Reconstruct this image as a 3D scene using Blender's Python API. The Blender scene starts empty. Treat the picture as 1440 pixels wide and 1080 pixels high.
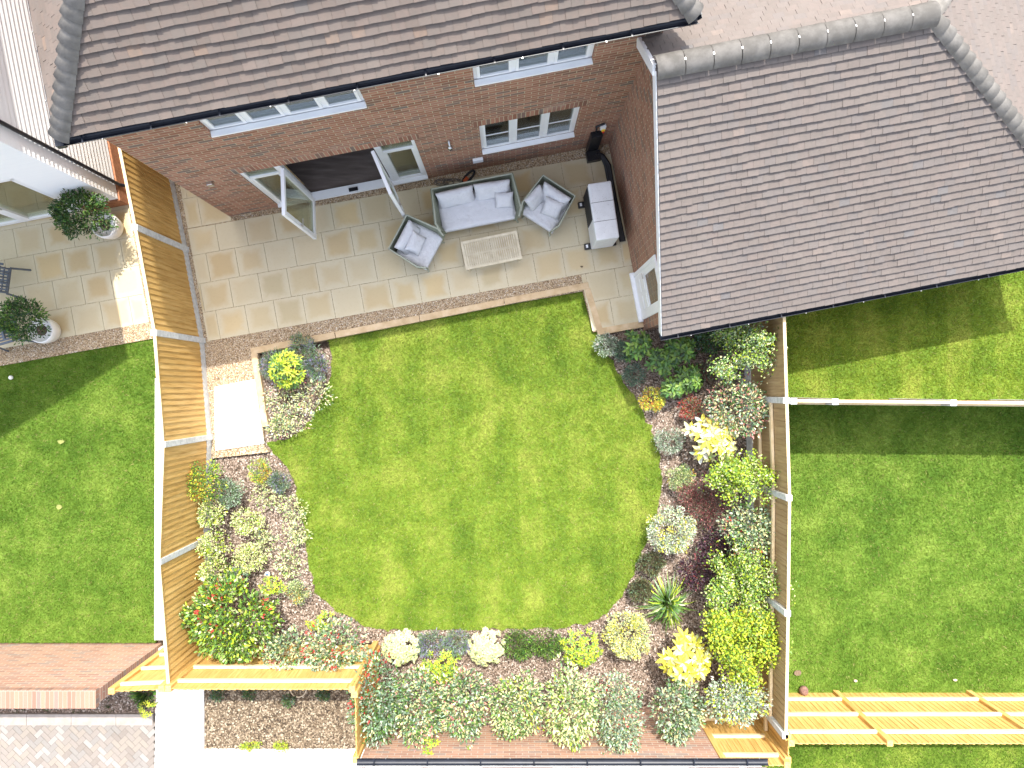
import bpy, math, random
import numpy as np
from mathutils import Vector, Matrix
random.seed(7); RNG = np.random.default_rng(11)
S = bpy.context.scene; COL = S.collection
H = 14.286                       # camera height over the patio
A = math.atan(.193); CA, SA = math.cos(A), math.sin(A)
def P(px, py, z=0.0):            # where a point seen there stands, at height z
    k = (H - z) / 1000; return ((px - 716) * k, (548 - py) * k)
def P3(px, py, z=0.0): x, y = P(px, py, z); return (x, y, z)
C0 = P(323, 304.5)               # front left corner of the brick house
def LW(x, y): return (C0[0] + x * CA - y * SA, C0[1] + x * SA + y * CA)

# ------------------------------------------------------------------ materials
MATS = {}
class NT:
    def __init__(s, name, rough=.8, spec=.3):
        m = bpy.data.materials.new(name); m.use_nodes = True
        s.m = m; s.t = m.node_tree; s.n = s.t.nodes; s.b = s.n['Principled BSDF']
        s.b.inputs['Roughness'].default_value = rough
        s.b.inputs['Specular IOR Level'].default_value = spec
        MATS[name] = m
    def node(s, typ, **kw):
        nd = s.n.new(typ)
        for k, v in kw.items():
            if k.startswith('_'): setattr(nd, k[1:], v)
            else:
                key = k if not k.isdigit() else int(k)
                if k[0] == 'i' and k[1:].isdigit(): key = int(k[1:])
                s.set(nd, key, v)
        return nd
    def set(s, nd, key, v):
        if isinstance(v, bpy.types.NodeSocket): s.t.links.new(v, nd.inputs[key])
        elif isinstance(v, bpy.types.Node): s.t.links.new(v.outputs[0], nd.inputs[key])
        else: nd.inputs[key].default_value = v
    def math(s, op, a, b=0.0, c=0.0, clamp=False):
        nd = s.node('ShaderNodeMath', _operation=op, _use_clamp=clamp, i0=a, i1=b)
        if op in ('MULTIPLY_ADD', 'SMOOTH_MIN', 'WRAP', 'COMPARE'): s.set(nd, 2, c)
        return nd.outputs[0]
    def smooth(s, x, a, b):
        nd = s.node('ShaderNodeMapRange', _interpolation_type='SMOOTHSTEP')
        s.set(nd, 'Value', x); s.set(nd, 'From Min', a); s.set(nd, 'From Max', b); return nd.outputs[0]
    def mix(s, f, a, b, mode='MIX'):
        nd = s.n.new('ShaderNodeMix'); nd.data_type = 'RGBA'; nd.blend_type = mode
        for k, v in ((0, f), (6, a), (7, b)):
            if isinstance(v, tuple) and len(v) == 3: v = (*v, 1)
            s.set(nd, k, v)
        return nd.outputs[2]
    def ramp(s, f, stops, const=False):
        nd = s.n.new('ShaderNodeValToRGB'); s.set(nd, 0, f); cr = nd.color_ramp
        if const: cr.interpolation = 'CONSTANT'
        while len(cr.elements) < len(stops): cr.elements.new(.5)
        for e, (p, c) in zip(cr.elements, stops): e.position = p; e.color = (*c, 1)
        return nd.outputs[0]
    def co(s, which='Object'): return s.n.new('ShaderNodeTexCoord').outputs[which]
    def pos(s): return s.n.new('ShaderNodeNewGeometry').outputs['Position']
    def isl(s): return s.n.new('ShaderNodeNewGeometry').outputs['Random Per Island']
    def noise(s, vec, scale, detail=3, rough=.5, out='Fac'):
        nd = s.node('ShaderNodeTexNoise'); s.set(nd, 'Vector', vec); nd.inputs['Scale'].default_value = scale
        nd.inputs['Detail'].default_value = detail; nd.inputs['Roughness'].default_value = rough
        return nd.outputs[out]
    def vscale(s, vec, v):
        nd = s.node('ShaderNodeVectorMath', _operation='MULTIPLY', i0=vec); nd.inputs[1].default_value = v; return nd.outputs[0]
    def voro(s, vec, scale, out='Distance', feat='F1'):
        nd = s.node('ShaderNodeTexVoronoi', _feature=feat); s.set(nd, 'Vector', vec); nd.inputs['Scale'].default_value = scale
        return nd.outputs[out]
    def bump(s, h, strength=.3, dist=.01):
        nd = s.node('ShaderNodeBump'); nd.inputs['Strength'].default_value = strength
        nd.inputs['Distance'].default_value = dist; s.set(nd, 'Height', h); s.t.links.new(nd.outputs[0], s.b.inputs['Normal'])
    def color(s, c): s.set(s.b, 'Base Color', (*c, 1) if isinstance(c, tuple) else c); return s

def simple(name, c, rough=.6, metal=0, spec=.4, var=.12, nscale=6):
    k = NT(name, rough, spec); v = k.pos()
    n = k.noise(v, nscale, 4, .6)
    a = tuple(x * (1 - var) for x in c); b = tuple(min(1, x * (1 + var)) for x in c)
    k.color(k.mix(k.smooth(n, .3, .7), a, b)); k.b.inputs['Metallic'].default_value = metal
    return k.m

def make_brick(name, ramp, mortar, bw=.225, bh=.075, mw=.011, soldier=False):
    k = NT(name, .88, .2); uv = k.co('UV')
    sp = k.node('ShaderNodeSeparateXYZ', i0=uv); u, v = sp.outputs[0], sp.outputs[1]
    if soldier: bw, bh = .075, 9.0
    wob = k.noise(uv, 9, 2); u = k.math('ADD', u, k.math('MULTIPLY', k.math('SUBTRACT', wob, .5), .012))
    v = k.math('ADD', v, k.math('MULTIPLY', k.math('SUBTRACT', k.noise(uv, 7.3, 2), .5), .008))
    r = k.math('DIVIDE', v, bh); row = k.math('FLOOR', r)
    off = k.math('MULTIPLY', k.math('MODULO', k.math('ABSOLUTE', row), 2.0), .5)
    c = k.math('ADD', k.math('DIVIDE', u, bw), off); col = k.math('FLOOR', c)
    fu = k.math('SUBTRACT', c, col); fv = k.math('SUBTRACT', r, row)
    du = k.math('MULTIPLY', k.math('MINIMUM', fu, k.math('SUBTRACT', 1.0, fu)), bw)
    dv = k.math('MULTIPLY', k.math('MINIMUM', fv, k.math('SUBTRACT', 1.0, fv)), bh)
    d = k.math('MINIMUM', du, dv)
    brick = k.smooth(d, mw * .35, mw * .75)
    cid = k.node('ShaderNodeCombineXYZ', i0=col, i1=row)
    wn = k.node('ShaderNodeTexWhiteNoise', _noise_dimensions='2D', i0=cid.outputs[0])
    base = k.ramp(wn.outputs[0], ramp)
    grime = k.noise(uv, 2.2, 5, .65); fine = k.noise(uv, 60, 3, .6)
    base = k.mix(k.smooth(fine, .45, .8), base, k.mix(.5, base, (.16, .10, .07)))
    eff = k.smooth(k.noise(uv, 1.3, 4, .6), .60, .78)
    base = k.mix(k.math('MULTIPLY', eff, .28), base, (.55, .50, .45))
    mor = k.mix(grime, mortar, tuple(x * .72 for x in mortar))
    k.color(k.mix(brick, mor, base))
    k.bump(k.math('ADD', brick, k.math('MULTIPLY', fine, .25)), .5, .008)
    return k.m
RED = [(0, (.20, .11, .08)), (.12, (.26, .115, .075)), (.38, (.32, .15, .10)), (.62, (.37, .19, .13)), (.8, (.30, .15, .11)), (.94, (.20, .125, .10)), (1, (.16, .13, .115))]
make_brick('brick', RED, (.50, .42, .29))
make_brick('soldier_brick', RED, (.50, .42, .29), soldier=True)
PALE = [(0, (.30, .17, .125)), (.3, (.40, .22, .155)), (.6, (.44, .26, .18)), (.85, (.36, .22, .17)), (1, (.27, .21, .18))]
make_brick('brick_pale', PALE, (.52, .46, .38))
make_brick('coping_brick', [(p_, tuple(x * .72 for x in c_)) for p_, c_ in PALE], (.30, .26, .21), soldier=True)

def tile_mat(name, stops):
    k = NT(name, .85, .25); r = k.isl(); p = k.pos()
    base = k.ramp(r, stops, True)
    n = k.noise(p, 14, 5, .65); n2 = k.noise(p, 1.1, 3)
    base = k.mix(k.math('MULTIPLY', k.smooth(n, .35, .75), .45), base, (.11, .10, .088))
    base = k.mix(k.math('MULTIPLY', k.smooth(n2, .4, .7), .25), base, (.18, .155, .137))
    k.color(base); k.bump(k.noise(p, 90, 4, .7), .25, .004); return k.m
tile_mat('roof_tile', [(0, (0.134, 0.106, 0.090)), (.2, (0.146, 0.114, 0.096)), (.4, (0.139, 0.111, 0.096)), (.58, (0.148, 0.115, 0.098)), (.72, (0.131, 0.108, 0.094)), (.86, (0.144, 0.116, 0.100)), (.965, (0.182, 0.131, 0.101)), (.985, (0.127, 0.111, 0.101))])
tile_mat('wing_tile', [(0, (0.144, 0.120, 0.107)), (.2, (0.152, 0.127, 0.114)), (.4, (0.147, 0.124, 0.111)), (.58, (0.156, 0.128, 0.114)), (.72, (0.141, 0.122, 0.113)), (.86, (0.151, 0.128, 0.116)), (.965, (0.179, 0.144, 0.125)), (.988, (0.136, 0.126, 0.123))])
def ridge_mat():
    k = NT('ridge_tile', .75, .3); p = k.pos()
    k.color(k.mix(k.smooth(k.noise(p, 5, 5, .65), .35, .7), (.145, .135, .12), (.22, .205, .185)))
    k.bump(k.noise(p, 60, 3), .2, .004)
ridge_mat()

def slab_mat(name, light, tan, rim):
    k = NT(name, .8, .25); uv = k.co('UV'); p = k.pos(); r = k.isl()
    sp = k.node('ShaderNodeSeparateXYZ', i0=uv)
    m = k.math('MAXIMUM', k.math('ABSOLUTE', sp.outputs[0]), k.math('ABSOLUTE', sp.outputs[1]))
    nz = k.noise(p, 3.2, 4, .55); n2 = k.noise(p, 18, 5, .65); n3 = k.noise(p, .55, 2)
    m = k.math('ADD', m, k.math('MULTIPLY', k.math('SUBTRACT', nz, .5), .75))
    m = k.math('ADD', m, k.math('MULTIPLY', k.math('SUBTRACT', r, .5), .25))
    centre = k.math('MULTIPLY', k.math('SUBTRACT', 1.0, k.smooth(m, .45, .95)), k.smooth(k.math('FRACT', k.math('MULTIPLY', r, 7.3)), -.2, .8))
    hue = k.mix(k.math('FRACT', k.math('MULTIPLY', r, 3.7)), tuple(x * .88 for x in light), tuple(a * b for a, b in zip(light, (1.08, 1.0, .88))))
    c = k.mix(centre, rim, k.mix(k.smooth(n3, .4, .62), hue, tan))
    c = k.mix(k.math('MULTIPLY', k.smooth(n2, .5, .8), .22), c, tuple(x * .7 for x in tan))
    k.color(c); k.bump(n2, .15, .004)
slab_mat('slab', (.53, .445, .28), (.485, .375, .215), (.55, .485, .34))
slab_mat('slab_white', (.82, .80, .76), (.80, .78, .74), (.82, .81, .78))

def gravel_mat(name, cols, scale=42):
    k = NT(name, .85, .25); p = k.pos()
    v = k.node('ShaderNodeTexVoronoi'); k.set(v, 'Vector', p); v.inputs['Scale'].default_value = scale
    sp = k.node('ShaderNodeSeparateColor', i0=v.outputs['Color'])
    c = k.ramp(sp.outputs[0], cols)
    dark = k.smooth(v.outputs['Distance'], .35, .75)
    c = k.mix(k.math('MULTIPLY', dark, .7), c, tuple(x * .3 for x in cols[0][1]))
    k.color(c); k.bump(k.math('SUBTRACT', 1.0, v.outputs['Distance']), .8, .012)
gravel_mat('gravel', [(0, (.24, .16, .09)), (.3, (.46, .33, .2)), (.6, (.60, .49, .34)), (.85, (.40, .27, .16)), (1, (.72, .66, .56))])
gravel_mat('mulch', [(0, (.06, .042, .03)), (.35, (.16, .115, .085)), (.65, (.25, .19, .15)), (1, (.34, .28, .23))], 30)
gravel_mat('pale_mulch', [(0, (.05, .035, .022)), (.35, (.13, .095, .06)), (.65, (.20, .15, .10)), (1, (.30, .25, .18))], 26)
gravel_mat('soil', [(0, (.05, .035, .025)), (.5, (.12, .085, .06)), (1, (.2, .15, .11))], 20)
def pebble(name, cols):
    k = NT(name, .75, .3); k.color(k.ramp(k.isl(), cols, True))
pebble('pebble', [(0, (.30, .20, .11)), (.2, (.52, .39, .24)), (.45, (.62, .51, .36)), (.65, (.44, .32, .2)), (.8, (.70, .64, .53)), (.92, (.26, .19, .13))])
pebble('bark_chip', [(0, (.13, .09, .065)), (.2, (.24, .18, .14)), (.42, (.34, .27, .225)), (.62, (.19, .135, .10)), (.78, (.46, .40, .345)), (.90, (.07, .05, .035))])
pebble('pale_chip', [(0, (.10, .07, .045)), (.2, (.20, .15, .10)), (.42, (.29, .23, .16)), (.62, (.15, .11, .07)), (.78, (.40, .34, .25)), (.90, (.05, .035, .025))])

def grass_mat(name, a, b, c, isl=True, stripe=.0):
    k = NT(name, .75, .15); p = k.pos()
    n1 = k.noise(p, 1.4, 5, .6); n2 = k.noise(p, 6.5, 4, .6); n3 = k.noise(p, .45, 2)
    st = k.node('ShaderNodeTexWave', _wave_type='BANDS', _bands_direction='X'); k.set(st, 'Vector', p)
    st.inputs['Scale'].default_value = .33; st.inputs['Distortion'].default_value = .9; st.inputs['Detail'].default_value = 1
    f = k.math('ADD', k.math('MULTIPLY', n1, .68), k.math('MULTIPLY', n2, .32))
    f = k.math('ADD', f, k.math('MULTIPLY', k.math('SUBTRACT', k.smooth(st.outputs['Fac'], .3, .7), .5), stripe))
    f = k.math('ADD', f, k.math('MULTIPLY', k.math('SUBTRACT', n3, .5), .35))
    col = k.ramp(f, [(.33, a), (.5, b), (.66, c)])
    if isl:
        r = k.isl()
        col = k.mix(k.math('MULTIPLY', r, .35), col, k.mix(.5, col, (.34, .36, .07)))
        col = k.mix(k.smooth(r, .93, .95), col, (.36, .33, .13))
        tr = k.n.new('ShaderNodeBsdfTranslucent'); k.set(tr, 0, col)
        mx = k.n.new('ShaderNodeMixShader'); mx.inputs[0].default_value = .3
        k.t.links.new(k.b.outputs[0], mx.inputs[1]); k.t.links.new(tr.outputs[0], mx.inputs[2])
        k.t.links.new(mx.outputs[0], k.n['Material Output'].inputs['Surface'])
    k.color(col)
grass_mat('grass', (.14, .235, .02), (.24, .33, .034), (.35, .40, .085), stripe=.085)
grass_mat('grass_base', (.07, .13, .012), (.12, .19, .020), (.20, .25, .035), False, .055)
grass_mat('grass_lush', (.08, .165, .016), (.14, .25, .03), (.24, .35, .055))
grass_mat('grass_lush_base', (.05, .11, .010), (.09, .16, .018), (.15, .22, .035), False)

def leaf_mat():
    k = NT('leaf', .45, .4); at = k.node('ShaderNodeAttribute', _attribute_name='Col')
    c = at.outputs['Color']; n = k.noise(k.pos(), 25, 2)
    c = k.mix(k.math('MULTIPLY', n, .35), c, k.mix(.6, c, (.0, .0, .0)), 'MIX')
    k.color(c); tr = k.n.new('ShaderNodeBsdfTranslucent'); k.set(tr, 0, c)
    mx = k.n.new('ShaderNodeMixShader'); mx.inputs[0].default_value = .18
    k.t.links.new(k.b.outputs[0], mx.inputs[1]); k.t.links.new(tr.outputs[0], mx.inputs[2])
    k.t.links.new(mx.outputs[0], k.n['Material Output'].inputs['Surface'])
leaf_mat()

def wood_mat(name, a, b, c, ax=(28, 28, 2.0), bump=.4, perisl=.8):
    k = NT(name, .7, .25); p = k.pos(); v = k.vscale(p, ax)
    n = k.noise(v, 1, 4, .6); n2 = k.noise(p, 1.3, 3)
    col = k.ramp(n, [(.3, a), (.5, b), (.7, c)])
    r = k.isl(); col = k.mix(k.math('MULTIPLY', r, perisl), col, k.mix(.55, col, a))
    col = k.mix(k.math('MULTIPLY', k.smooth(n2, .4, .75), .25), col, tuple(x * .7 for x in b))
    k.color(col); k.bump(n, bump, .004)
wood_mat('fence_wood', (.42, .24, .065), (.63, .39, .125), (.71, .48, .19))
wood_mat('fence_wood_old', (.33, .21, .10), (.44, .30, .15), (.53, .38, .2))
wood_mat('rail_wood', (.62, .46, .24), (.74, .59, .36), (.82, .70, .48), (4, 4, 30))
wood_mat('sleeper_wood', (.44, .31, .17), (.55, .41, .25), (.64, .51, .34), (5, 5, 30))
wood_mat('table_wood', (.52, .45, .32), (.64, .57, .42), (.72, .66, .51), (9, 9, 9), .2, .6)
wood_mat('dark_floor', (.10, .08, .07), (.15, .12, .105), (.22, .18, .16), (1.6, 12, 1), .1, .9)
wood_mat('stem', (.10, .07, .045), (.17, .12, .08), (.25, .19, .13), (20, 20, 5))
simple('kerb_stone', (.30, .265, .235), .85); simple('paving_joint', (.13, .115, .10), .9); simple('concrete', (.56, .56, .54), .8, var=.15, nscale=14)
simple('white_upvc', (.80, .81, .82), .35, var=.03, nscale=3)
simple('black_plastic', (.012, .013, .016), .35, var=.2)
simple('gutter_black', (.014, .017, .026), .38, spec=.4, var=.2)
simple('soffit', (.05, .05, .05), .6)  # near-black: the shade under the eaves is put into its colour
simple('lead', (.2, .2, .21), .5)
simple('render_white', (.78, .78, .76), .8, var=.04)
simple('plinth', (.34, .15, .075), .8, var=.25, nscale=20)
simple('paint_grey', (.10, .12, .15), .4, var=.1)
simple('pot_white', (.80, .79, .76), .35, var=.04)
simple('pump_grey', (.72, .74, .76), .4, var=.05)
simple('pump_dark', (.03, .032, .036), .5)
simple('metal', (.55, .55, .55), .3, metal=1)
simple('orange_plastic', (.55, .10, .02), .4)
simple('red_plastic', (.65, .03, .02), .4); simple('yellow_plastic', (.8, .55, .03), .4)
simple('hose_cream', (.62, .52, .38), .5); simple('cable_grey', (.14, .12, .1), .6)
simple('terracotta', (.20, .11, .085), .8, var=.4, nscale=25)
simple('pale_scrap', (.45, .36, .26), .8); simple('bare_earth', (.22, .235, .07), .9); simple('blue_plastic', (.08, .25, .6), .3)
simple('room_wall', (.35, .34, .32), .9); simple('blind', (.42, .45, .47), .6)
def siding():
    k = NT('weatherboard', .6, .3); uv = k.co('UV'); sp = k.node('ShaderNodeSeparateXYZ', i0=uv)
    n = k.noise(k.vscale(uv, (2, 30, 1)), 1, 3)
    k.color(k.mix(n, (.80, .80, .80), (.86, .86, .85)))
siding()
def weave():
    k = NT('rope_weave', .8, .2); p = k.co('Object'); w = k.node('ShaderNodeTexWave', _bands_direction='Z'); k.set(w, 'Vector', p)
    w.inputs['Scale'].default_value = 22; w.inputs['Distortion'].default_value = .6
    k.color(k.mix(w.outputs['Fac'], (.15, .165, .12), (.32, .345, .265))); k.bump(w.outputs['Fac'], .7, .006)
    k = NT('rope_rail', .7, .2); k.color(k.mix(k.noise(k.pos(), 60, 2), (.30, .32, .25), (.42, .44, .36)))
weave()
def cloth():
    k = NT('cushion', .95, .1); p = k.co('Object'); n = k.noise(p, 5, 3, .6); f = k.noise(p, 260, 2)
    k.color(k.mix(n, (.54, .55, .57), (.66, .66, .68))); k.bump(k.math('ADD', k.noise(p, 7, 4, .6), k.math('MULTIPLY', f, .05)), .9, .045)
cloth()
def glass(name, tint, gl=.12, alpha=.75):
    m = bpy.data.materials.new(name); m.use_nodes = True; t = m.node_tree; n = t.nodes; n.clear()
    o = n.new('ShaderNodeOutputMaterial'); tr = n.new('ShaderNodeBsdfTransparent'); tr.inputs[0].default_value = (*tint, 1)
    g = n.new('ShaderNodeBsdfGlossy'); g.inputs['Roughness'].default_value = .03; g.inputs[0].default_value = (.9, .95, 1, 1)
    fr = n.new('ShaderNodeLayerWeight'); fr.inputs[0].default_value = .35
    ad = n.new('ShaderNodeMath'); ad.operation = 'MULTIPLY_ADD'; ad.inputs[1].default_value = .6; ad.inputs[2].default_value = gl
    mx = n.new('ShaderNodeMixShader'); L = t.links.new
    L(fr.outputs['Fresnel'], ad.inputs[0]); L(ad.outputs[0], mx.inputs[0]); L(tr.outputs[0], mx.inputs[1]); L(g.outputs[0], mx.inputs[2]); L(mx.outputs[0], o.inputs[0])
    MATS[name] = m
glass('glass', (.72, .74, .70)); glass('door_glass', (.80, .80, .66), .06)
def paver():
    k = NT('block_paving', .85, .15); r = k.isl(); p = k.pos()
    c = k.ramp(r, [(0, (0.205, 0.180, 0.160)), (.3, (0.221, 0.193, 0.164)), (.5, (0.189, 0.176, 0.164)), (.7, (0.254, 0.238, 0.221)), (.88, (0.172, 0.148, 0.131))], True)
    k.color(k.mix(k.math('MULTIPLY', k.noise(p, 30, 4), .35), c, (.3, .27, .24))); k.bump(k.noise(p, 60, 3), .2, .003)
paver()

# ------------------------------------------------------------------ mesh tools
def link(o, parent=None):
    COL.objects.link(o)
    if parent is not None: o.parent = parent
    return o
def tag(o, label=None, cat=None, group=None, kind=None):
    if label: o['label'] = label
    if cat: o['category'] = cat
    if group: o['group'] = group
    if kind: o['kind'] = kind
    return o
def empty(name, loc=(0, 0, 0), rz=0, **kw):
    o = bpy.data.objects.new(name, None); o.location = loc; o.rotation_euler = (0, 0, rz); o.empty_display_size = .2
    link(o); tag(o, **kw); return o
class MB:
    def __init__(s): s.v = []; s.f = []; s.uv = {}; s.sm = []; s.cur = 0; s.mi = []
    def face(s, pts, uv=None, smooth=False):
        b = len(s.v); s.v += [tuple(p) for p in pts]; s.f.append(tuple(range(b, b + len(pts)))); s.sm.append(smooth); s.mi.append(s.cur)
        if uv: s.uv[len(s.f) - 1] = uv
    def solid(s, verts, faces, smooth=False, uvs=None):
        b = len(s.v); s.v += [tuple(p) for p in verts]
        for i, f in enumerate(faces):
            s.f.append(tuple(b + j for j in f)); s.sm.append(smooth); s.mi.append(s.cur)
            if uvs: s.uv[len(s.f) - 1] = [uvs[j] for j in f]
    def box(s, x0, x1, y0, y1, z0, z1, M=None):
        v = [(x, y, z) for z in (z0, z1) for y in (y0, y1) for x in (x0, x1)]
        if M is not None: v = [tuple(M @ Vector(p)) for p in v]
        s.solid(v, [(0, 2, 3, 1), (4, 5, 7, 6), (0, 1, 5, 4), (2, 6, 7, 3), (0, 4, 6, 2), (1, 3, 7, 5)])
        return s
    def bar(s, a, b, w, h=None, up=(0, 0, 1)):      # bar of w x h from a to b
        h = h or w; a = Vector(a); b = Vector(b); d = (b - a).normalized(); up = Vector(up)
        if abs(d.dot(up)) > .99: up = Vector((1, 0, 0))
        sx = d.cross(up).normalized(); sz = sx.cross(d)
        vs = [p + sx * i * w / 2 + sz * j * h / 2 for p in (a, b) for i, j in ((-1, -1), (1, -1), (1, 1), (-1, 1))]
        s.solid(vs, [(0, 1, 2, 3), (7, 6, 5, 4), (0, 4, 5, 1), (1, 5, 6, 2), (2, 6, 7, 3), (3, 7, 4, 0)])
        return s
    def prism(s, poly, z0, z1):
        n = len(poly); v = [(x, y, z0) for x, y in poly] + [(x, y, z1) for x, y in poly]
        s.solid(v, [tuple(range(n))[::-1], tuple(range(n, 2 * n))] + [(i, (i + 1) % n, n + (i + 1) % n, n + i) for i in range(n)])
        return s
    def tube(s, pts, r, n=8, smooth=True, caps=True):
        pts = [Vector(p) for p in pts]; rs = r if isinstance(r, (list, tuple)) else [r] * len(pts); vs = []
        prev = None
        for i, p in enumerate(pts):
            d = (pts[min(i + 1, len(pts) - 1)] - pts[max(i - 1, 0)]).normalized()
            if prev is None: prev = d.orthogonal().normalized()
            a = (prev - d * prev.dot(d)).normalized(); prev = a; b = d.cross(a)
            vs += [p + (a * math.cos(t) + b * math.sin(t)) * rs[i] for t in [2 * math.pi * j / n for j in range(n)]]
        fs = [(i * n + j, i * n + (j + 1) % n, (i + 1) * n + (j + 1) % n, (i + 1) * n + j) for i in range(len(pts) - 1) for j in range(n)]
        s.solid(vs, fs, smooth)
        if caps:
            m = len(pts) - 1
            s.face([vs[j] for j in range(n)][::-1]); s.face([vs[m * n + j] for j in range(n)])
        return s
    def lathe(s, prof, c=(0, 0, 0), n=24):
        vs = [(c[0] + r * math.cos(2 * math.pi * j / n), c[1] + r * math.sin(2 * math.pi * j / n), c[2] + z) for r, z in prof for j in range(n)]
        s.solid(vs, [(i * n + j, i * n + (j + 1) % n, (i + 1) * n + (j + 1) % n, (i + 1) * n + j) for i in range(len(prof) - 1) for j in range(n)], True)
        return s
    def build(s, name, mat, parent=None, bevel=0):
        me = bpy.data.meshes.new(name); me.from_pydata(s.v, [], s.f)
        for q in (mat if isinstance(mat, tuple) else (mat,)): me.materials.append(MATS[q])
        me.polygons.foreach_set('material_index', s.mi)
        uvl = me.uv_layers.new(name='UVMap'); dat = np.zeros((len(me.loops), 2), 'f')
        me.update()
        for p in me.polygons:
            li = p.loop_start
            if p.index in s.uv:
                for i, q in enumerate(s.uv[p.index]): dat[li + i] = q
                continue
            n = p.normal; ua = Vector((1, 0, 0)) if abs(n.z) > .999 else Vector((-n.y, n.x, 0)).normalized()
            if abs(n.z) <= .999 and ((abs(ua.x) > abs(ua.y) and ua.x < 0) or (abs(ua.y) >= abs(ua.x) and ua.y < 0)): ua = -ua
            va = n.cross(ua)
            if va.z < 0: va = -va
            if abs(n.z) > .999: va = Vector((0, 1, 0))
            for i in range(p.loop_total):
                c = me.vertices[me.loops[li + i].vertex_index].co; dat[li + i] = (c.dot(ua), c.dot(va))
        uvl.data.foreach_set('uv', dat.ravel()); me.polygons.foreach_set('use_smooth', s.sm)
        o = bpy.data.objects.new(name, me); link(o, parent)
        if bevel:
            b = o.modifiers.new('bevel', 'BEVEL'); b.width = bevel; b.segments = 2; b.limit_method = 'ANGLE'
        return o
def npmesh(name, v, f, mat, parent=None, col=None):   # v (n,3), f (m,k) numpy
    me = bpy.data.meshes.new(name); m, k = f.shape
    me.vertices.add(len(v)); me.vertices.foreach_set('co', v.astype('f').ravel())
    me.loops.add(m * k); me.loops.foreach_set('vertex_index', f.astype('i').ravel())
    me.polygons.add(m); me.polygons.foreach_set('loop_start', np.arange(0, m * k, k, dtype='i'))
    me.polygons.foreach_set('loop_total', np.full(m, k, 'i')); me.update(calc_edges=True)
    if col is not None:
        a = me.color_attributes.new('Col', 'FLOAT_COLOR', 'POINT')
        a.data.foreach_set('color', np.concatenate([col, np.ones((len(col), 1))], 1).astype('f').ravel())
    me.materials.append(MATS[mat]); o = bpy.data.objects.new(name, me); return link(o, parent)
def pip(pts, poly):
    x, y = pts[:, 0], pts[:, 1]; ins = np.zeros(len(pts), bool); n = len(poly)
    for i in range(n):
        x1, y1 = poly[i]; x2, y2 = poly[(i + 1) % n]
        c = ((y1 > y) != (y2 > y)) & (x < (x2 - x1) * (y - y1) / (y2 - y1 + 1e-12) + x1); ins ^= c
    return ins
def scatter(poly, dens):
    a = np.array(poly); lo, hi = a.min(0), a.max(0); n = int((hi - lo).prod() * dens)
    p = RNG.uniform(lo, hi, (n, 2)); return p[pip(p, poly)]
def grass(name, poly, z, mat, dens, label, hgt=.045):
    p = scatter(poly, dens); n = len(p); th = RNG.uniform(0, 2 * np.pi, n); h = RNG.uniform(.5, 1.2, n) * hgt
    lean = RNG.uniform(.2, 1.1, n) * h; ph = RNG.uniform(0, 2 * np.pi, n); w = RNG.uniform(.004, .009, n)
    b = np.c_[p, np.full(n, z)]; s = np.c_[np.cos(th) * w, np.sin(th) * w, np.zeros(n)]
    t = b + np.c_[np.cos(ph) * lean, np.sin(ph) * lean, h]
    v = np.stack([b - s, b + s, t], 1).reshape(-1, 3)
    o = npmesh(name, v, np.arange(n * 3).reshape(-1, 3), mat); tag(o, label, 'grass', kind='stuff')
def chips(name, polys, z, mat, dens, label, cat, size=(.012, .03), flat=.3, holes=()):
    p = np.concatenate([scatter(q, dens) for q in polys])
    for hpoly in holes: p = p[~pip(p, hpoly)]
    n = len(p); th = RNG.uniform(0, 2 * np.pi, n); a = RNG.uniform(*size, n) / 2; b = a * RNG.uniform(.4, 1, n); c = a * flat * RNG.uniform(.7, 1.6, n)
    ct, st = np.cos(th), np.sin(th); tl = RNG.uniform(-.4, .4, n)
    X = np.c_[ct * a, st * a, tl * a]; Y = np.c_[-st * b, ct * b, RNG.uniform(-.3, .3, n) * b]; Z = np.c_[np.zeros((n, 2)), c]
    o = np.c_[p, z + c * .6 + RNG.uniform(0, .008, n)]
    v = np.stack([o + X, o + Y, o - X, o - Y, o + Z + X * .2, o - Z], 1).reshape(-1, 3)
    f = np.array([(0, 1, 4), (1, 2, 4), (2, 3, 4), (3, 0, 4)]); f = (f[None] + 6 * np.arange(n)[:, None, None]).reshape(-1, 3)
    ob = npmesh(name, v, f, mat); tag(ob, label, cat, kind='stuff')
def sheet(name, poly, z, mat, z0=None):
    m = MB()
    if z0 is None: m.face([(x, y, z) for x, y in poly])
    else: m.prism(poly, z0, z)
    o = m.build(name, mat); tag(o, kind='structure'); return o
def area(poly): return .5 * sum(poly[i][0] * poly[(i + 1) % len(poly)][1] - poly[(i + 1) % len(poly)][0] * poly[i][1] for i in range(len(poly)))
def ccw(poly): return poly if area(poly) > 0 else poly[::-1]
def PP(pts, z=0): return ccw([P(x, y, z) for x, y in pts])

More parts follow.
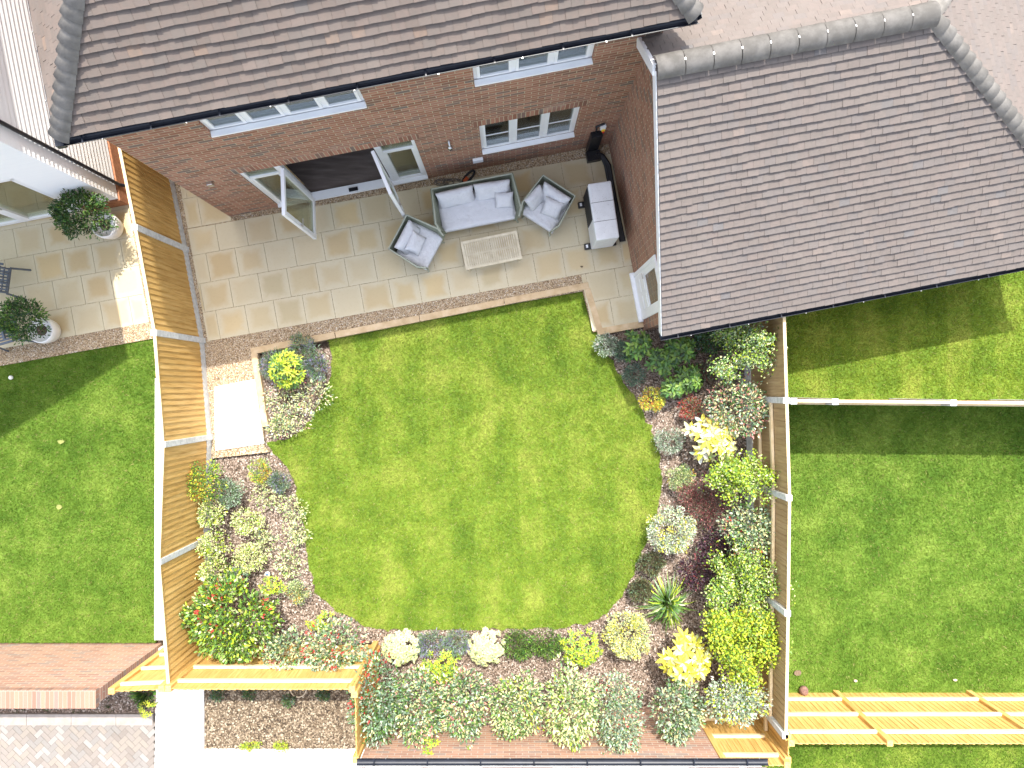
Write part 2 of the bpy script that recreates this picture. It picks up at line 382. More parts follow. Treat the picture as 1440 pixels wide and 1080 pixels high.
# ------------------------------------------------------------------ ground, lawns, paving
ZL = -.10
sheet('ground', [(-300, -300), (300, -300), (300, 300), (-300, 300)], -.16, 'soil')
LAWN = [(459, 473), (560, 455), (640, 440), (720, 424), (826, 404), (844, 470), (853, 497), (868, 522), (893, 560), (914, 600), (925, 635), (931, 668), (929, 702), (920, 737), (907, 768), (892, 802), (874, 838), (854, 862), (828, 876), (788, 882), (740, 884), (680, 885), (600, 886), (545, 887), (514, 880), (488, 866), (463, 851), (443, 832), (435, 800), (430, 760), (422, 715), (415, 682), (403, 655), (386, 638), (374, 623), (400, 618), (423, 606), (441, 585), (455, 556), (465, 525), (466, 498)]
lawn = PP(LAWN, ZL)
def dense(poly, step=.09, jit=.02):
    out = []; n = len(poly)
    for i in range(n):
        a = np.array(poly[i]); b = np.array(poly[(i + 1) % n]); k = max(1, int(np.linalg.norm(b - a) / step))
        for j in range(k): q = a + (b - a) * j / k + RNG.normal(0, jit, 2); out.append((float(q[0]), float(q[1])))
    return out
lawn_d = dense(lawn)
sheet('lawn', lawn_d, ZL, 'grass_base', -.15)
grass('grass', lawn_d, ZL, 'grass', 5200, 'bright mown grass of the middle garden lawn, curved edge and faint stripes')
BED = [(-6.05, -.9), (-6.0, -1.3), (-6.08, -3), (-5.9, -5.14), (-2.7, -5.14), (-2.66, -6.45), (4.9, -6.45), (4.85, -2), (4.8, 1.8), (2.7, 1.3), (1.8, 1.1), (1.8, .6), (-5.0, .9), (-5.0, -.9)]
sheet('flower_bed', ccw(BED), ZL - .025, 'mulch')
chips('bark_mulch', [ccw(BED)], ZL - .025, 'bark_chip', 1700, 'brown and pinkish bark chips spread over the beds round the middle lawn', 'mulch', (.02, .05), .25, holes=[lawn])
# patio
PA = math.atan(.179); pc, ps = math.cos(PA), math.sin(PA)
def PW(O, x, y): return (O[0] + x * pc - y * ps, O[1] + x * ps + y * pc)
def slabs(mb, O, rows, g=.583, w=.588, gap=.008, zt=0.0, th=.03):
    for y0, y1, x0, x1, off in rows:
        x = x0; xs = [x0]; k = off - w * math.ceil((off - x0) / w)
        while k <= x0 + .03: k += w
        while k < x1 - .03: xs.append(k); k += w
        xs.append(x1)
        for a, b in zip(xs, xs[1:]):
            dz = random.uniform(-.0015, .0015); q = [PW(O, u, v) for u, v in ((a + gap / 2, y0 + gap / 2), (b - gap / 2, y0 + gap / 2), (b - gap / 2, y1 - gap / 2), (a + gap / 2, y1 - gap / 2))]
            e = (b - a) / w
            uv = [(-e, -1), (e, -1), (e, 1), (-e, 1)]
            if e < .8: uv = [(-1, -1), (1, -1), (1, 1), (-1, 1)]
            mb.solid([(x_, y_, zt - th) for x_, y_ in q] + [(x_, y_, zt + dz) for x_, y_ in q], [(4, 5, 6, 7), (0, 1, 5, 4), (1, 2, 6, 5), (2, 3, 7, 6), (3, 0, 4, 7)], False, uv + uv)
OP = P(292, 480)
m = MB(); g = .583
slabs(m, OP, [(0, g, 0, 8.72, .265), (g, 2 * g, 0, 8.70, .05), (2 * g, 3 * g, 0, 8.68, .275), (3 * g, 2.29, 0, 8.66, .56), (2.30, 2.9, 0, .9, .3), (2.9, 3.5, 0, .9, .1), (3.5, 4.1, 0, .9, .3), (4.1, 4.7, 0, .9, .1),
              (-g, 0, 7.62, 8.74, 8.3), (-1.16, -g, 7.64, 8.76, 8.1)])
tag(m.build('patio', 'slab'), kind='structure')
q = lambda x, y: PW(OP, x, y)
sheet('patio_base', ccw([q(-.25, 6), q(-.25, -1.0), q(0, -1.1), q(.9, -1.1), q(.95, -.33), q(7.6, -.33), q(7.66, -1.18), q(8.9, -1.18), q(8.85, 2.6), q(.9, 2.6), q(.9, 6)]), -.012, 'gravel', -.15)
GR = [ccw([q(-.24, 5.5), q(-.24, -.95), q(0, -.95), q(0, 5.5)]), ccw([q(0, 0), q(7.62, 0), q(7.62, -.2), q(0, -.2)]), ccw([q(0, -.2), q(.93, -.2), q(.93, -.83), q(0, -.62)]),
      ccw([q(.9, 2.3), q(8.65, 2.3), q(8.65, 2.46), q(.9, 2.42)]), ccw([q(8.66, 2.4), q(8.9, 2.4), q(8.95, -1.1), q(8.72, -1.1)])]
chips('gravel', GR, -.012, 'pebble', 3600, 'golden pea gravel in the strips edging the middle patio', 'gravel', (.012, .026), .7)
PADP = [(301, 544), (358, 533), (371, 624), (303, 634)]
m = MB(); pd = [P(*t) for t in PADP]
def lerp2(a, b, t): return (a[0] + (b[0] - a[0]) * t, a[1] + (b[1] - a[1]) * t)
for j in range(2):
    A0, B0 = lerp2(pd[0], pd[3], j / 2 + .003), lerp2(pd[1], pd[2], j / 2 + .003); A1, B1 = lerp2(pd[0], pd[3], (j + 1) / 2 - .003), lerp2(pd[1], pd[2], (j + 1) / 2 - .003)
    m.solid([(*x, z) for z in (-.08, .004) for x in (A1, B1, B0, A0)], [(4, 5, 6, 7), (0, 1, 5, 4), (1, 2, 6, 5), (2, 3, 7, 6), (3, 0, 4, 7)], False, [(-.5, -.5), (.5, -.5), (.5, .5), (-.5, .5)] * 2)
tag(m.build('paving_pad', 'slab_white'), kind='structure')
sheet('gravel_bed', PP([(283, 500), (362, 490), (371, 628), (378, 636), (296, 645)]), -.03, 'gravel', -.14)
chips('gravel', [PP([(290, 515), (355, 500), (360, 534), (299, 545)]), PP([(293, 540), (302, 545), (304, 636), (296, 640)])], -.03, 'pebble', 3600, 'pale gravel in sunlight round the white slab beside the left fence', 'gravel', (.012, .026), .7)
# sleepers edging the lawn
def sleeper(a, b, w, label, z0=-.15, z1=.01, n=1):
    t = empty('sleeper_edging', (a[0], a[1], z0), 0, label=label, cat='edging', group='timber sleeper edging')
    a = Vector((0, 0, 0)); b = Vector((b[0] - t.location.x, b[1] - t.location.y, 0)); h = z1 - z0
    for i in range(n):
        p = a + (b - a) * (i / n); r = a + (b - a) * ((i + 1) / n - (.002 if i < n - 1 else 0))
        MB().bar(p + Vector((0, 0, h / 2)), r + Vector((0, 0, h / 2 + random.uniform(-.004, .004))), w, h).build('sleeper', 'sleeper_wood', t, .006)
sleeper(P(353, 494), P(828, 401), .13, 'long timber sleeper edge between patio gravel and the lawn', n=4)
sleeper(P(826, 406), P(843.5, 464), .12, 'short timber sleeper running down the right end of the lawn top')
sleeper(P(840, 467), P(907, 455), .13, 'short timber sleeper between patio corner slabs and the right bed')
sleeper(P(357, 497.5), P(373, 600), .12, 'timber sleeper between the white slab and the lavender bed')

# left neighbour
OQ = P(167, 461)
m = MB(); slabs(m, OQ, [(j * g, (j + 1) * g, -6.9, .62, (.30, .02, .33, .6)[j % 4]) for j in range(0, 5)]); tag(m.build('patio', 'slab'), kind='structure')
ql = lambda x, y: PW(OQ, x, y)
sheet('patio_base', ccw([ql(-7, -.33), ql(.78, -.33), ql(.78, 6), ql(-7, 6)]), -.012, 'gravel', -.15)
chips('gravel', [ccw([ql(-7, 0), ql(.72, 0), ql(.72, -.27), ql(-7, -.27)]), ccw([ql(.62, 0), ql(.78, 0), ql(.78, 5), ql(.62, 5)])], -.012, 'pebble', 3000, 'gravel strip between left slabs and the shaded left lawn', 'gravel', (.012, .026), .7)
LL = ccw([ql(-7, -.3), ql(.68, -.29), P(216, 620), P(217, 905), (-13, -5.1)])
sheet('lawn', LL, -.05, 'grass_lush_base', -.15)
grass('grass', LL, -.05, 'grass_lush', 4200, 'lush green grass of the left neighbouring lawn')
sheet('side_path', ccw([P(218, 532), P(217, 900), P(290, 900), P(290, 532)]), .0, 'slab_white', -.15)
sheet('side_gravel', ccw([P(216, 470), P(218, 531), P(290, 531), P(285, 470)]), -.02, 'gravel', -.15)
# right neighbours
RU = [(4.86, -.2), (14, -.2), (14, 6), (4.86, 3)]; sheet('lawn', RU, -.03, 'grass_base', -.15)
grass('grass', ccw([(4.86, -.2), (10.6, -.2), (10.6, 3.4), (4.86, 1.6)]), -.03, 'grass', 4200, 'upper right lawn grass crossed by the roof shadow')
RM = [(4.86, -6.1), (14, -6.1), (14, -.25), (4.86, -.25)]; sheet('lawn', RM, -.03, 'grass_lush_base', -.15)
grass('grass', [(4.86, -6.08), (10.6, -6.08), (10.6, -.27), (4.86, -.27)], -.03, 'grass_lush', 4200, 'large right lawn grass between the two cross fences')
RL = [(4.6, -11), (14, -11), (14, -6.16), (4.6, -6.16)]; sheet('lawn', RL, -.03, 'grass_base', -.15)
grass('grass', [(4.6, -7.8), (10.6, -7.8), (10.6, -6.16), (4.6, -6.16)], -.03, 'grass_lush', 4200, 'strip of grass beyond the lower right fence')
# bottom left corner: paths, bed, block paving
sheet('path', ccw([P(220, 912), P(286, 912), P(286, 1130), P(216, 1130)]), -.02, 'slab_white', -.15)
sheet('path', ccw([P(286.5, 1055), P(540, 1055), P(540, 1130), P(286.5, 1130)]), -.02, 'slab_white', -.15)
FB = ccw([P(286.5, 915), P(528, 915), P(528, 1054.5), P(286.5, 1054.5)])
sheet('front_bed', FB, -.06, 'pale_mulch', -.15)
chips('bark_mulch', [FB], -.06, 'pale_chip', 1500, 'pale tan bark chips in the square bed below the lower left fence', 'mulch', (.025, .06), .3)
LB = ccw([P(-60, 950), P(217, 950), P(217, 1004), P(-60, 1004)]); sheet('side_bed', LB, -.06, 'mulch', -.15)
chips('bark_mulch', [LB], -.06, 'bark_chip', 1500, 'dark bark chips in the narrow bed under the pale brick wall', 'mulch', (.02, .05), .3)
m = MB()
x = -11.5
while x < -7.2:
    m.box(x + .004, min(x + .9, -7.16) - .004, P(0, 1020)[1], P(0, 1004.5)[1], -.14, .0); x += .9
tag(m.build('kerb', 'kerb_stone'), kind='structure')
m = MB(); bw, bl = .1, .2; cx, cy = P(110, 1060); R45 = Matrix.Rotation(math.radians(45), 3, 'Z')
lim = (-11.4, P(214.5, 0)[0], -8.6, P(0, 1021)[1])
for i in range(-34, 34):
    for j in range(-34, 34):
        if (i - j) % 4 not in (0, 3): continue
        r = (i * bw, (i + 2) * bw, j * bw, (j + 1) * bw) if (i - j) % 4 == 0 else (i * bw, (i + 1) * bw, j * bw, (j + 2) * bw)
        c = R45 @ Vector(((r[0] + r[1]) / 2, (r[2] + r[3]) / 2, 0)); X, Y = c.x + cx, c.y + cy
        if lim[0] < X < lim[1] + .05 and lim[2] < Y < lim[3] + .06:
            M = Matrix.Translation((cx, cy, 0)) @ R45.to_4x4(); m.box(r[0] + .003, r[1] - .003, r[2] + .003, r[3] - .003, -.08, -.035 + random.uniform(-.002, .002), M)
tag(m.build('block_paving', 'block_paving'), kind='structure')
sheet('paving_base', ccw([(lim[0], lim[2]), (lim[1], lim[2]), (lim[1], lim[3]), (lim[0], lim[3])]), -.043, 'paving_joint')

# ------------------------------------------------------------------ roofs
def tiles(mb, O, U, V, N, Ls, ext, gauge=.128, tw=.165, th=.014, seed=1):
    rnd = random.Random(seed); O, U, V, N = Vector(O), Vector(U), Vector(V), Vector(N); n = int(Ls / gauge) + 1
    for i in range(n):
        v0 = i * gauge; v1 = min(v0 + gauge + .035, Ls + .02)
        for e in ext(v0 + gauge * .5):
            u0, u1 = e; u = math.floor((u0) / tw) * tw + (tw / 2 if i % 2 else 0) - tw + rnd.uniform(-.004, .004)
            wavy = lambda t: .006 * math.sin(t * 1.7 + i) + .004 * math.sin(t * 4.1 + i * 2.3)
            while u < u1:
                a, b = max(u, u0), min(u + tw - .0025, u1)
                if b - a > .015:
                    lift = .044 + rnd.uniform(-.004, .007); j0, j1 = rnd.uniform(-.004, .004), rnd.uniform(-.004, .004)
                    w0 = wavy(a); base = O + N * .0
                    p = [base + U * a + V * (v0 + j0 + w0) + N * lift, base + U * b + V * (v0 + j1 + w0) + N * (lift + rnd.uniform(-.003, .003)), base + U * b + V * v1 + N * .004, base + U * a + V * v1 + N * .004]
                    top = [x + N * th for x in p]
                    mb.solid(p + top, [(4, 5, 6, 7), (0, 1, 5, 4), (1, 2, 6, 5), (3, 0, 4, 7), (0, 3, 2, 1)])
                u += tw
def bonnets(mb, a, b, N1, N2, gauge, r=.13):       # curved hip tiles from a (eave) up to b
    a, b = Vector(a), Vector(b); d = (b - a).normalized(); up = (Vector(N1) + Vector(N2)).normalized(); sd = d.cross(up).normalized()
    L = (b - a).length; n = int(L / gauge); ns = 8
    half = math.acos(max(-1, min(1, Vector(N1).dot(Vector(N2))))) / 2
    for i in range(n):
        s0 = i * gauge - .02; s1 = s0 + gauge * 1.6
        for_v = []
        for (s_, rr, lf) in ((s0, r * 1.2, .085), (s1, r * .72, .012)):
            for t in (0, .016):
                for k in range(ns + 1):
                    th = (k / ns - .5) * 2 * 1.15
                    for_v.append(a + d * s_ + sd * math.sin(th) * (rr + t) * 1.15 + up * ((math.cos(th) - 1) * (rr + t) + lf + t))
        w = ns + 1; fs = []
        for k in range(ns):
            fs += [(w + k, w + k + 1, 3 * w + k + 1, 3 * w + k), (k, w + k, w + k + 1, k + 1)[::-1], (k, k + 1, 2 * w + k + 1, 2 * w + k)[::-1]]
        mb.solid(for_v, fs, True)
def arc_tiles(mb, a, b, r, n, seg=.345):
    a, b = Vector(a), Vector(b); L = (b - a).length; d = (b - a) / L; k = int(L / seg); sd = d.cross(Vector((0, 0, 1))).normalized(); up = sd.cross(d)
    for i in range(k):
        s0, s1 = i * L / k + .007, (i + 1) * L / k - .007; rs = [r * random.uniform(.98, 1.0), r * random.uniform(1.0, 1.04)]
        vs = []
        for s_, rr in ((s0, rs[0]), (s1, rs[1])):
            for t in (0, .016):
                for j in range(n + 1):
                    th = math.pi * (j / n - .5) * .92; vs.append(a + d * s_ + sd * math.sin(th) * (rr + t) + up * (math.cos(th) * (rr + t) - r * .35))
        w = n + 1; fs = []
        for j in range(n):
            fs += [(w + j, w + j + 1, 3 * w + j + 1, 3 * w + j), (j, w + j, w + j + 1, j + 1)[::-1], (2 * w + j, 2 * w + j + 1, 3 * w + j + 1, 3 * w + j)]
        mb.solid(vs, fs, True)
def gutter(mb, a, b, r=.06, brackets=.9):
    a, b = Vector(a), Vector(b); d = (b - a).normalized(); sd = d.cross(Vector((0, 0, 1))).normalized(); n = 8; vs = []
    for p in (a, b):
        for rr in (r, r - .006):
            for j in range(n + 1):
                th = math.pi * j / n; vs.append(p + sd * math.cos(th) * rr - Vector((0, 0, 1)) * math.sin(th) * rr)
    w = n + 1; fs = []
    for j in range(n): fs += [(j, j + 1, 2 * w + j + 1, 2 * w + j), (w + j, w + j + 1, 3 * w + j + 1, 3 * w + j)[::-1], (j, w + j, w + j + 1, j + 1), (2 * w + j, 2 * w + j + 1, 3 * w + j + 1, 3 * w + j)]
    fs += [(0, 2 * w, 3 * w, w), (n, w + n, 3 * w + n, 2 * w + n)]
    mb.solid(vs, fs, False)
    L = (b - a).length; s_ = .3
    while s_ < L:
        c = a + d * s_; mb.bar(c + sd * r * 1.08, c - sd * r * 1.08, .02, .008); s_ += brackets
def gclips(mb, a, b, sgn, step=1.1, r=.062):
    a, b = Vector(a), Vector(b); d = (b - a).normalized(); sd = d.cross(Vector((0, 0, 1))).normalized() * sgn; L = (b - a).length; s_ = .5
    while s_ < L: c = a + d * s_ + sd * r; mb.box(c.x - .006, c.x + .006, c.y - .006, c.y + .006, c.z - .02, c.z + .006); s_ += step

# ------------------------------------------------------------------ main brick house (local frame: x along the front, y to the back)
house = empty('brick_house', (C0[0], C0[1], 0), A, label='red brick house with brown tiled hip roof, open patio doors and a lower side wing', cat='house')
DX = (1.03, 4.07); 
openings = [(DX[0], DX[1], .10, 2.2), (5.2, 6.96, .93, 2.25), (1.30, 3.60, 3.92, 4.95), (5.2, 6.95, 3.92, 4.95)]
def wall_with_holes(mb, x0, x1, z0, z1, ya, yb, ops):
    xs = sorted({x0, x1, *[o[0] for o in ops], *[o[1] for o in ops]})
    for a, b in zip(xs, xs[1:]):
        col = sorted([o for o in ops if o[0] <= a and o[1] >= b], key=lambda o: o[2]); z = z0
        for o in col: 
            if o[2] > z: mb.box(a, b, ya, yb, z, o[2])
            z = o[3]
        mb.box(a, b, ya, yb, z, z1)
m = MB(); wall_with_holes(m, 0, 7.9, -.15, 5.12, 0, .3, openings)
m.box(0, .3, .3, 7.7, -.15, 5.12); m.box(7.6, 7.9, .3, 7.7, -.15, 5.12); m.box(0, 7.9, 7.7, 8.0, -.15, 5.12)
# wing: gable wall with sloping top, front and right walls
T = 2.6376 / 3.38; ye, yr, ze = -4.03, -.65, 2.2; zr = ze + (yr - ye) * T
def zroof(y): return ze + (y - ye) * T if y < yr else zr - (y - yr) * T
gp = [(-3.82, -.15), (0.0, -.15), (0, zroof(0) - .05), (yr, zr - .05), (-3.82, zroof(-3.82) - .05)]
v = [(x, y, z) for x in (7.75, 7.99) for y, z in gp]; m.solid(v, [(0, 1, 2, 3, 4)[::-1], (5, 6, 7, 8, 9)] + [(i, (i + 1) % 5, 5 + (i + 1) % 5, 5 + i) for i in range(5)])
m.box(7.99, 14.9, -3.82, -3.56, -.15, ze + .2); m.box(14.64, 14.9, -3.56, 2.5, -.15, ze + .2); m.box(7.9, 14.64, 2.24, 2.5, -.15, ze + .2)
m.build('wall', 'brick', house)
for (x0, x1, zb) in ((DX[0] - .1, DX[1] + .1, 2.2), (5.1, 7.06, 2.25)):
    MB().box(x0, x1, -.004, .02, zb, zb + .225).build('lintel_course', 'soldier_brick', house)
m = MB().box(.3, 7.6, .302, 7.7, .02, .104); m.box(1.035, 4.065, .115, .302, .101, .104); m.build('floor', 'dark_floor', house)
m = MB().box(.3, 7.6, .55, 7.7, 2.45, 2.6); m.box(.3, 7.6, 3.6, 3.7, .1, 5); m.build('room_divider', 'room_wall', house)
# roof main : hip on every side, pitch 45
x0, x1, y0, y1, zE = -.17, 8.09, -.20, 8.20, 5.2
s2 = math.sqrt(.5); hd = (y1 - y0) / 2
apexs = ((x0 + 4.22, y0 + 4.22, zE + 4.22), (x1 - 4.22, y1 - 4.22 - .2, zE + 4.22))
m = MB(); rz = zE - .02
bx = [(x0, y0, rz), (x1, y0, rz), (x1, y1, rz), (x0, y1, rz)]; mid = (x0 + x1) / 2; hh = min(mid - x0, (y1 - y0) / 2) - .03; ap = [(mid, y0 + hh, rz + hh), (mid, y1 - hh, rz + hh)]
m.solid(bx + ap, [(0, 1, 4), (1, 2, 5, 4), (2, 3, 5), (3, 0, 4, 5), (3, 2, 1, 0)])
W = x1 - x0
tiles(m, (x0, y0 - .02, zE - .02), (1, 0, 0), (0, s2, s2), (0, -s2, s2), 5.8, lambda v: [(v * s2, W - v * s2)] if v * s2 < W / 2 else [], seed=3)
tiles(m, (x0 - .02, y1, zE - .02), (0, -1, 0), (s2, 0, s2), (-s2, 0, s2), 4.2, lambda v: [(v * s2, y1 - y0 - v * s2)], seed=4)
tiles(m, (x1 + .02, y0, zE - .02), (0, 1, 0), (-s2, 0, s2), (s2, 0, s2), 2.0, lambda v: [(v * s2, y1 - y0 - v * s2)], seed=5)
roof = m.build('roof', 'roof_tile', house)
m = MB()
bonnets(m, (x0, y0, zE), (x0 + 3.9, y0 + 3.9, zE + 3.9), (0, -s2, s2), (-s2, 0, s2), .128 * s2 * math.sqrt(3), .115)
m.build('hip_tiles', 'ridge_tile', roof); m = MB()
bonnets(m, (x1, y0, zE), (x1 - 2.5, y0 + 2.5, zE + 2.5), (0, -s2, s2), (s2, 0, s2), .128 * s2 * math.sqrt(3), .115)
m.build('hip_tiles', 'ridge_tile', roof)
m = MB(); m.box(x0 + .02, x1 - .02, y0 + .02, 0, 5.04, 5.13); m.box(x0 + .02, 0, 0, y1 - .1, 5.04, 5.13); m.box(7.9, x1 - .02, 0, y1 - .1, 5.04, 5.13); m.build('soffit', 'soffit', house)
m = MB(); gutter(m, (x0 - .06, y0 - .055, 5.14), (x1 + .06, y0 - .055, 5.14), .062); gutter(m, (x0 - .05, y0 - .05, 5.14), (x0 - .05, y1, 5.14), .062); gutter(m, (x1 + .05, y1, 5.14), (x1 + .05, y0 - .05, 5.14), .062)
m.box(x0 - .11, x0 + .0, y0 - .11, y0 + .0, 5.06, 5.15)
m.cur = 1; gclips(m, (x0, y0 - .06, 5.14), (x1, y0 - .06, 5.14), 1); gclips(m, (x0 - .06, y0, 5.14), (x0 - .06, y1, 5.14), -1, .9); m.build('gutter', ('gutter_black', 'metal'), house)
# wing roof
xL, xE, rh = 7.58, 15.35, 4.05; sl = math.hypot(1, T); cs, sn = 1 / sl, T / sl; Lr = 3.38 * sl; yb = 2.73; xr = xE - rh; kf = rh / 3.38; T2 = 2.6376 / rh; sl2 = math.hypot(1, T2); c2, n2_ = 1 / sl2, T2 / sl2
m = MB()
m.solid([(xL, ye, ze - .02), (xE, ye, ze - .02), (xE, yb, ze - .02), (7.92, yb, ze - .02), (7.92, .0, zroof(0) - .02), (xL, 0, zroof(0) - .02), (xL, yr, zr - .02), (xr, yr, zr - .02), (7.92, yr, zr - .02), (xL, ye, ze - .1), (xL, yr, zr - .1), (xL, 0, zroof(0) - .1)],
        [(0, 1, 7, 8, 6), (1, 2, 7), (2, 3, 4, 8, 7), (6, 8, 4, 5), (9, 0, 6, 10), (10, 6, 5, 11)])
tiles(m, (xL, ye - .02, ze - .02), (1, 0, 0), (0, cs, sn), (0, -sn, cs), Lr, lambda v: [(0, xE - xL - v * cs * kf)], seed=7)
tiles(m, (xE, yb, ze - .02), (-1, 0, 0), (0, -cs, sn), (0, sn, cs), Lr, lambda v: [(v * cs * kf, xE - xL - (0 if v * cs > 2.74 else .35))], seed=8)
tiles(m, (xE + .02, ye, ze - .02), (0, 1, 0), (-c2, 0, n2_), (n2_, 0, c2), rh * sl2, lambda v: [(v * c2 / kf, 6.76 - v * c2 / kf)] if v * c2 < rh else [], seed=9)
wr = m.build('wing_roof', 'wing_tile', house)
m = MB(); arc_tiles(m, (xL - .02, yr, zr + .03), (xr + .05, yr, zr + .03), .15, 10); m.cur = 1
k = int((xr + .07 - xL) / .345)
for i in range(1, k): 
    X = xL - .02 + i * (xr + .07 - xL) / k; m.box(X - .007, X + .007, yr - .03, yr + .0, zr + .145, zr + .152)
m.build('ridge_tiles', ('ridge_tile', 'metal'), wr)
m = MB(); g2 = .128 * cs * math.sqrt(1 + kf * kf + T * T)
bonnets(m, (xE, ye, ze), (xr, yr, zr), (0, -sn, cs), (n2_, 0, c2), g2, .10); m.build('hip_tiles', 'ridge_tile', wr); m = MB(); bonnets(m, (xE, yb, ze), (xr, yr, zr), (0, sn, cs), (n2_, 0, c2), g2, .10); m.build('hip_tiles', 'ridge_tile', wr)
m = MB(); gutter(m, (xL - .02, ye - .06, ze - .06), (xE + .1, ye - .06, ze - .06), .06)
m.cur = 1; gclips(m, (xL, ye - .065, ze - .06), (xE, ye - .065, ze - .06), 1, 1.0); m.build('gutter', ('gutter_black', 'metal'), house)
m = MB(); m.box(7.76, xE, ye, -3.82, ze - .13, ze - .07); m.build('soffit', 'soffit', house)
m = MB(); m.bar((xL - .008, ye, ze - .07), (xL - .008, yr, zr - .07), .012, .15); m.bar((xL - .012, yr, zr - .05), (xL - .012, -.01, zroof(0) - .05), .05, .16)
m.build('bargeboard', 'white_upvc', house)
# windows
def window(x0, x1, z0, z1, n, y=.05, bar=False, blind=False, sill=True, stuff=False, parent=house):
    m = MB(); f = .055; m.box(x0, x1, y, y + .06, z0, z0 + f); m.box(x0, x1, y, y + .06, z1 - f, z1); m.box(x0, x0 + f, y, y + .06, z0 + f, z1 - f); m.box(x1 - f, x1, y, y + .06, z0 + f, z1 - f)
    w = (x1 - x0 - f) / n; gl = MB()
    for i in range(n):
        a = x0 + f + i * w; b = a + w - f
        if i < n - 1: m.box(b, b + f, y, y + .06, z0 + f, z1 - f)
        s = .045; m.box(a, b, y - .015, y + .05, z0 + f, z0 + f + s); m.box(a, b, y - .015, y + .05, z1 - f - s, z1 - f); m.box(a, a + s, y - .015, y + .05, z0 + f + s, z1 - f - s); m.box(b - s, b, y - .015, y + .05, z0 + f + s, z1 - f - s)
        gl.box(a + s, b - s, y + .012, y + .03, z0 + f + s, z1 - f - s)
        if bar: zc = (z0 + z1) / 2 - .02; m.box(a + s, b - s, y + .002, y + .011, zc - .012, zc + .012)
    win = m.build('window', 'white_upvc', parent); gl.build('glass', 'glass', win)
    if sill: MB().box(x0 + .002, x1 - .002, -.058, y - .016, z0 + .002, z0 + .04).build('sill', 'white_upvc', win, .004)
    if blind:
        b = MB(); z = z0 + .04
        while z < z1: b.box(x0 + .05, x1 - .05, y + .12, y + .15, z, z + .004); z += .045
        b.box(x0, x1, y + .17, y + .18, z0, z1); b.build('blind', 'blind', win)
    if stuff:
        b = MB(); b.box(x0, x1, y + .062, .30, z0 - .02, z0 + .02); b.build('inner_sill', 'white_upvc', win)
        for X in (.25, .55, .8, 1.2, 1.45): MB().lathe([(0, 0), (.04, 0), (.05, .08), (.035, .13), (0, .13)], (x0 + X, y + .16, z0 + .021), 10).build('ornament', 'metal', win)
    return win
window(5.2, 6.96, .93, 2.25, 3, bar=True, stuff=True)
window(1.30, 3.60, 3.92, 4.95, 4, blind=True); window(5.2, 6.95, 3.92, 4.95, 3, blind=True)
# patio door set
m = MB(); zb, zt = .10, 2.2; m.box(DX[0] + .002, DX[1] - .002, -.05, .115, zb + .001, zb + .05); m.box(DX[0], DX[1], .03, .11, zt - .06, zt)
for X in (DX[0], 1.62, 3.36, DX[1] - .06): m.box(X, X + (.11 if X in (1.62, 3.36) else .06), .02, .11, zb + .05, zt - .06)
for a, b in ((DX[0] + .06, 1.62), (3.47, DX[1] - .06)):
    m.box(a, b, .03, .10, zb + .05, zb + .14); m.box(a, b, .03, .10, 1.72, 1.80)
    for c in (a, b - .05): m.box(c, c + .05, .025, .10, zb + .14, 1.72)
df = m.build('door_frame', 'white_upvc', house)
for a, b in ((DX[0] + .11, 1.57), (3.52, DX[1] - .11)): MB().box(a, b, .06, .075, zb + .14, 1.72).build('glass', 'door_glass', df)
for a, b in ((DX[0] + .06, 1.62), (3.47, DX[1] - .06)): MB().box(a, b, .06, .075, 1.80, zt - .06).build('glass', 'door_glass', df)
MB().box(2.48, 2.66, -.02, .05, zb + .052, zb + .075).build('door_latch', 'black_plastic', df)
for a, b in ((DX[0], 1.62), (3.47, DX[1])): MB().box(a, b, .302, .32, .1, 2.2).build('curtain', 'sleeper_wood', df)
def leaf(hx, ang, w=.80):
    L = empty('door_leaf', (0, 0, 0)); L.parent = house; L.location = (hx, .0, .17); L.rotation_euler = (0, 0, ang)
    bpy.data.objects.remove(L)
    m = MB(); M = Matrix.Translation((hx, -.03, .17)) @ Matrix.Rotation(ang, 4, 'Z'); h = 1.97; s = .085; t = .03
    for b in ((0, w, 0, s + .04), (0, w, h - s, h), (0, s, s + .04, h - s), (w - s, w, s + .04, h - s)): m.box(b[0], b[1], -t, t, b[2], b[3], M)
    d = m.build('patio_door', 'white_upvc', house, .003)
    MB().box(s, w - s, -.008, .008, s + .04, h - s, M).build('glass', 'door_glass', d)
    k = MB()
    for sy in (-1, 1): k.bar(M @ Vector((w - .04, sy * .05, 1.0)), M @ Vector((w - .17, sy * .06, 1.0)), .02, .025); k.bar(M @ Vector((w - .04, sy * .03, .93)), M @ Vector((w - .04, sy * .03, 1.1)), .03, .02)
    k.build('handle', 'metal', d)
leaf(1.76, math.radians(-90 - 9)); leaf(3.33, math.radians(-90 + 12))
# door in the wing wall
m = MB(); X = 7.75; a, b, z0, z1 = -3.62, -2.68, .0, 2.12
for (p, q_, r, s) in ((a, b, z1 - .07, z1), (a, a + .07, z0 + .08, z1 - .07), (b - .07, b, z0 + .08, z1 - .07)): m.box(X - .03, X + .01, p, q_, r, s)
m.box(X - .09, X + .01, a - .03, b + .03, z0, z0 + .08); 
m.box(X - .018, X + .01, a + .07, b - .07, z0 + .08, 1.02); m.box(X - .018, X + .01, a + .07, a + .19, 1.02, z1 - .07); m.box(X - .018, X + .01, b - .19, b - .07, 1.02, z1 - .07)
m.box(X - .018, X + .01, a + .19, b - .19, 1.93, z1 - .07)
for yy in (a + .18, (a + b) / 2 + .04): 
    for zz in (.25, .62): m.box(X - .028, X - .0185, yy, yy + .26, zz, zz + .28)
d = m.build('side_door', 'white_upvc', house, .003)
MB().box(X - .004, X + .008, a + .19, b - .19, 1.02, 1.93).build('glass', 'door_glass', d)
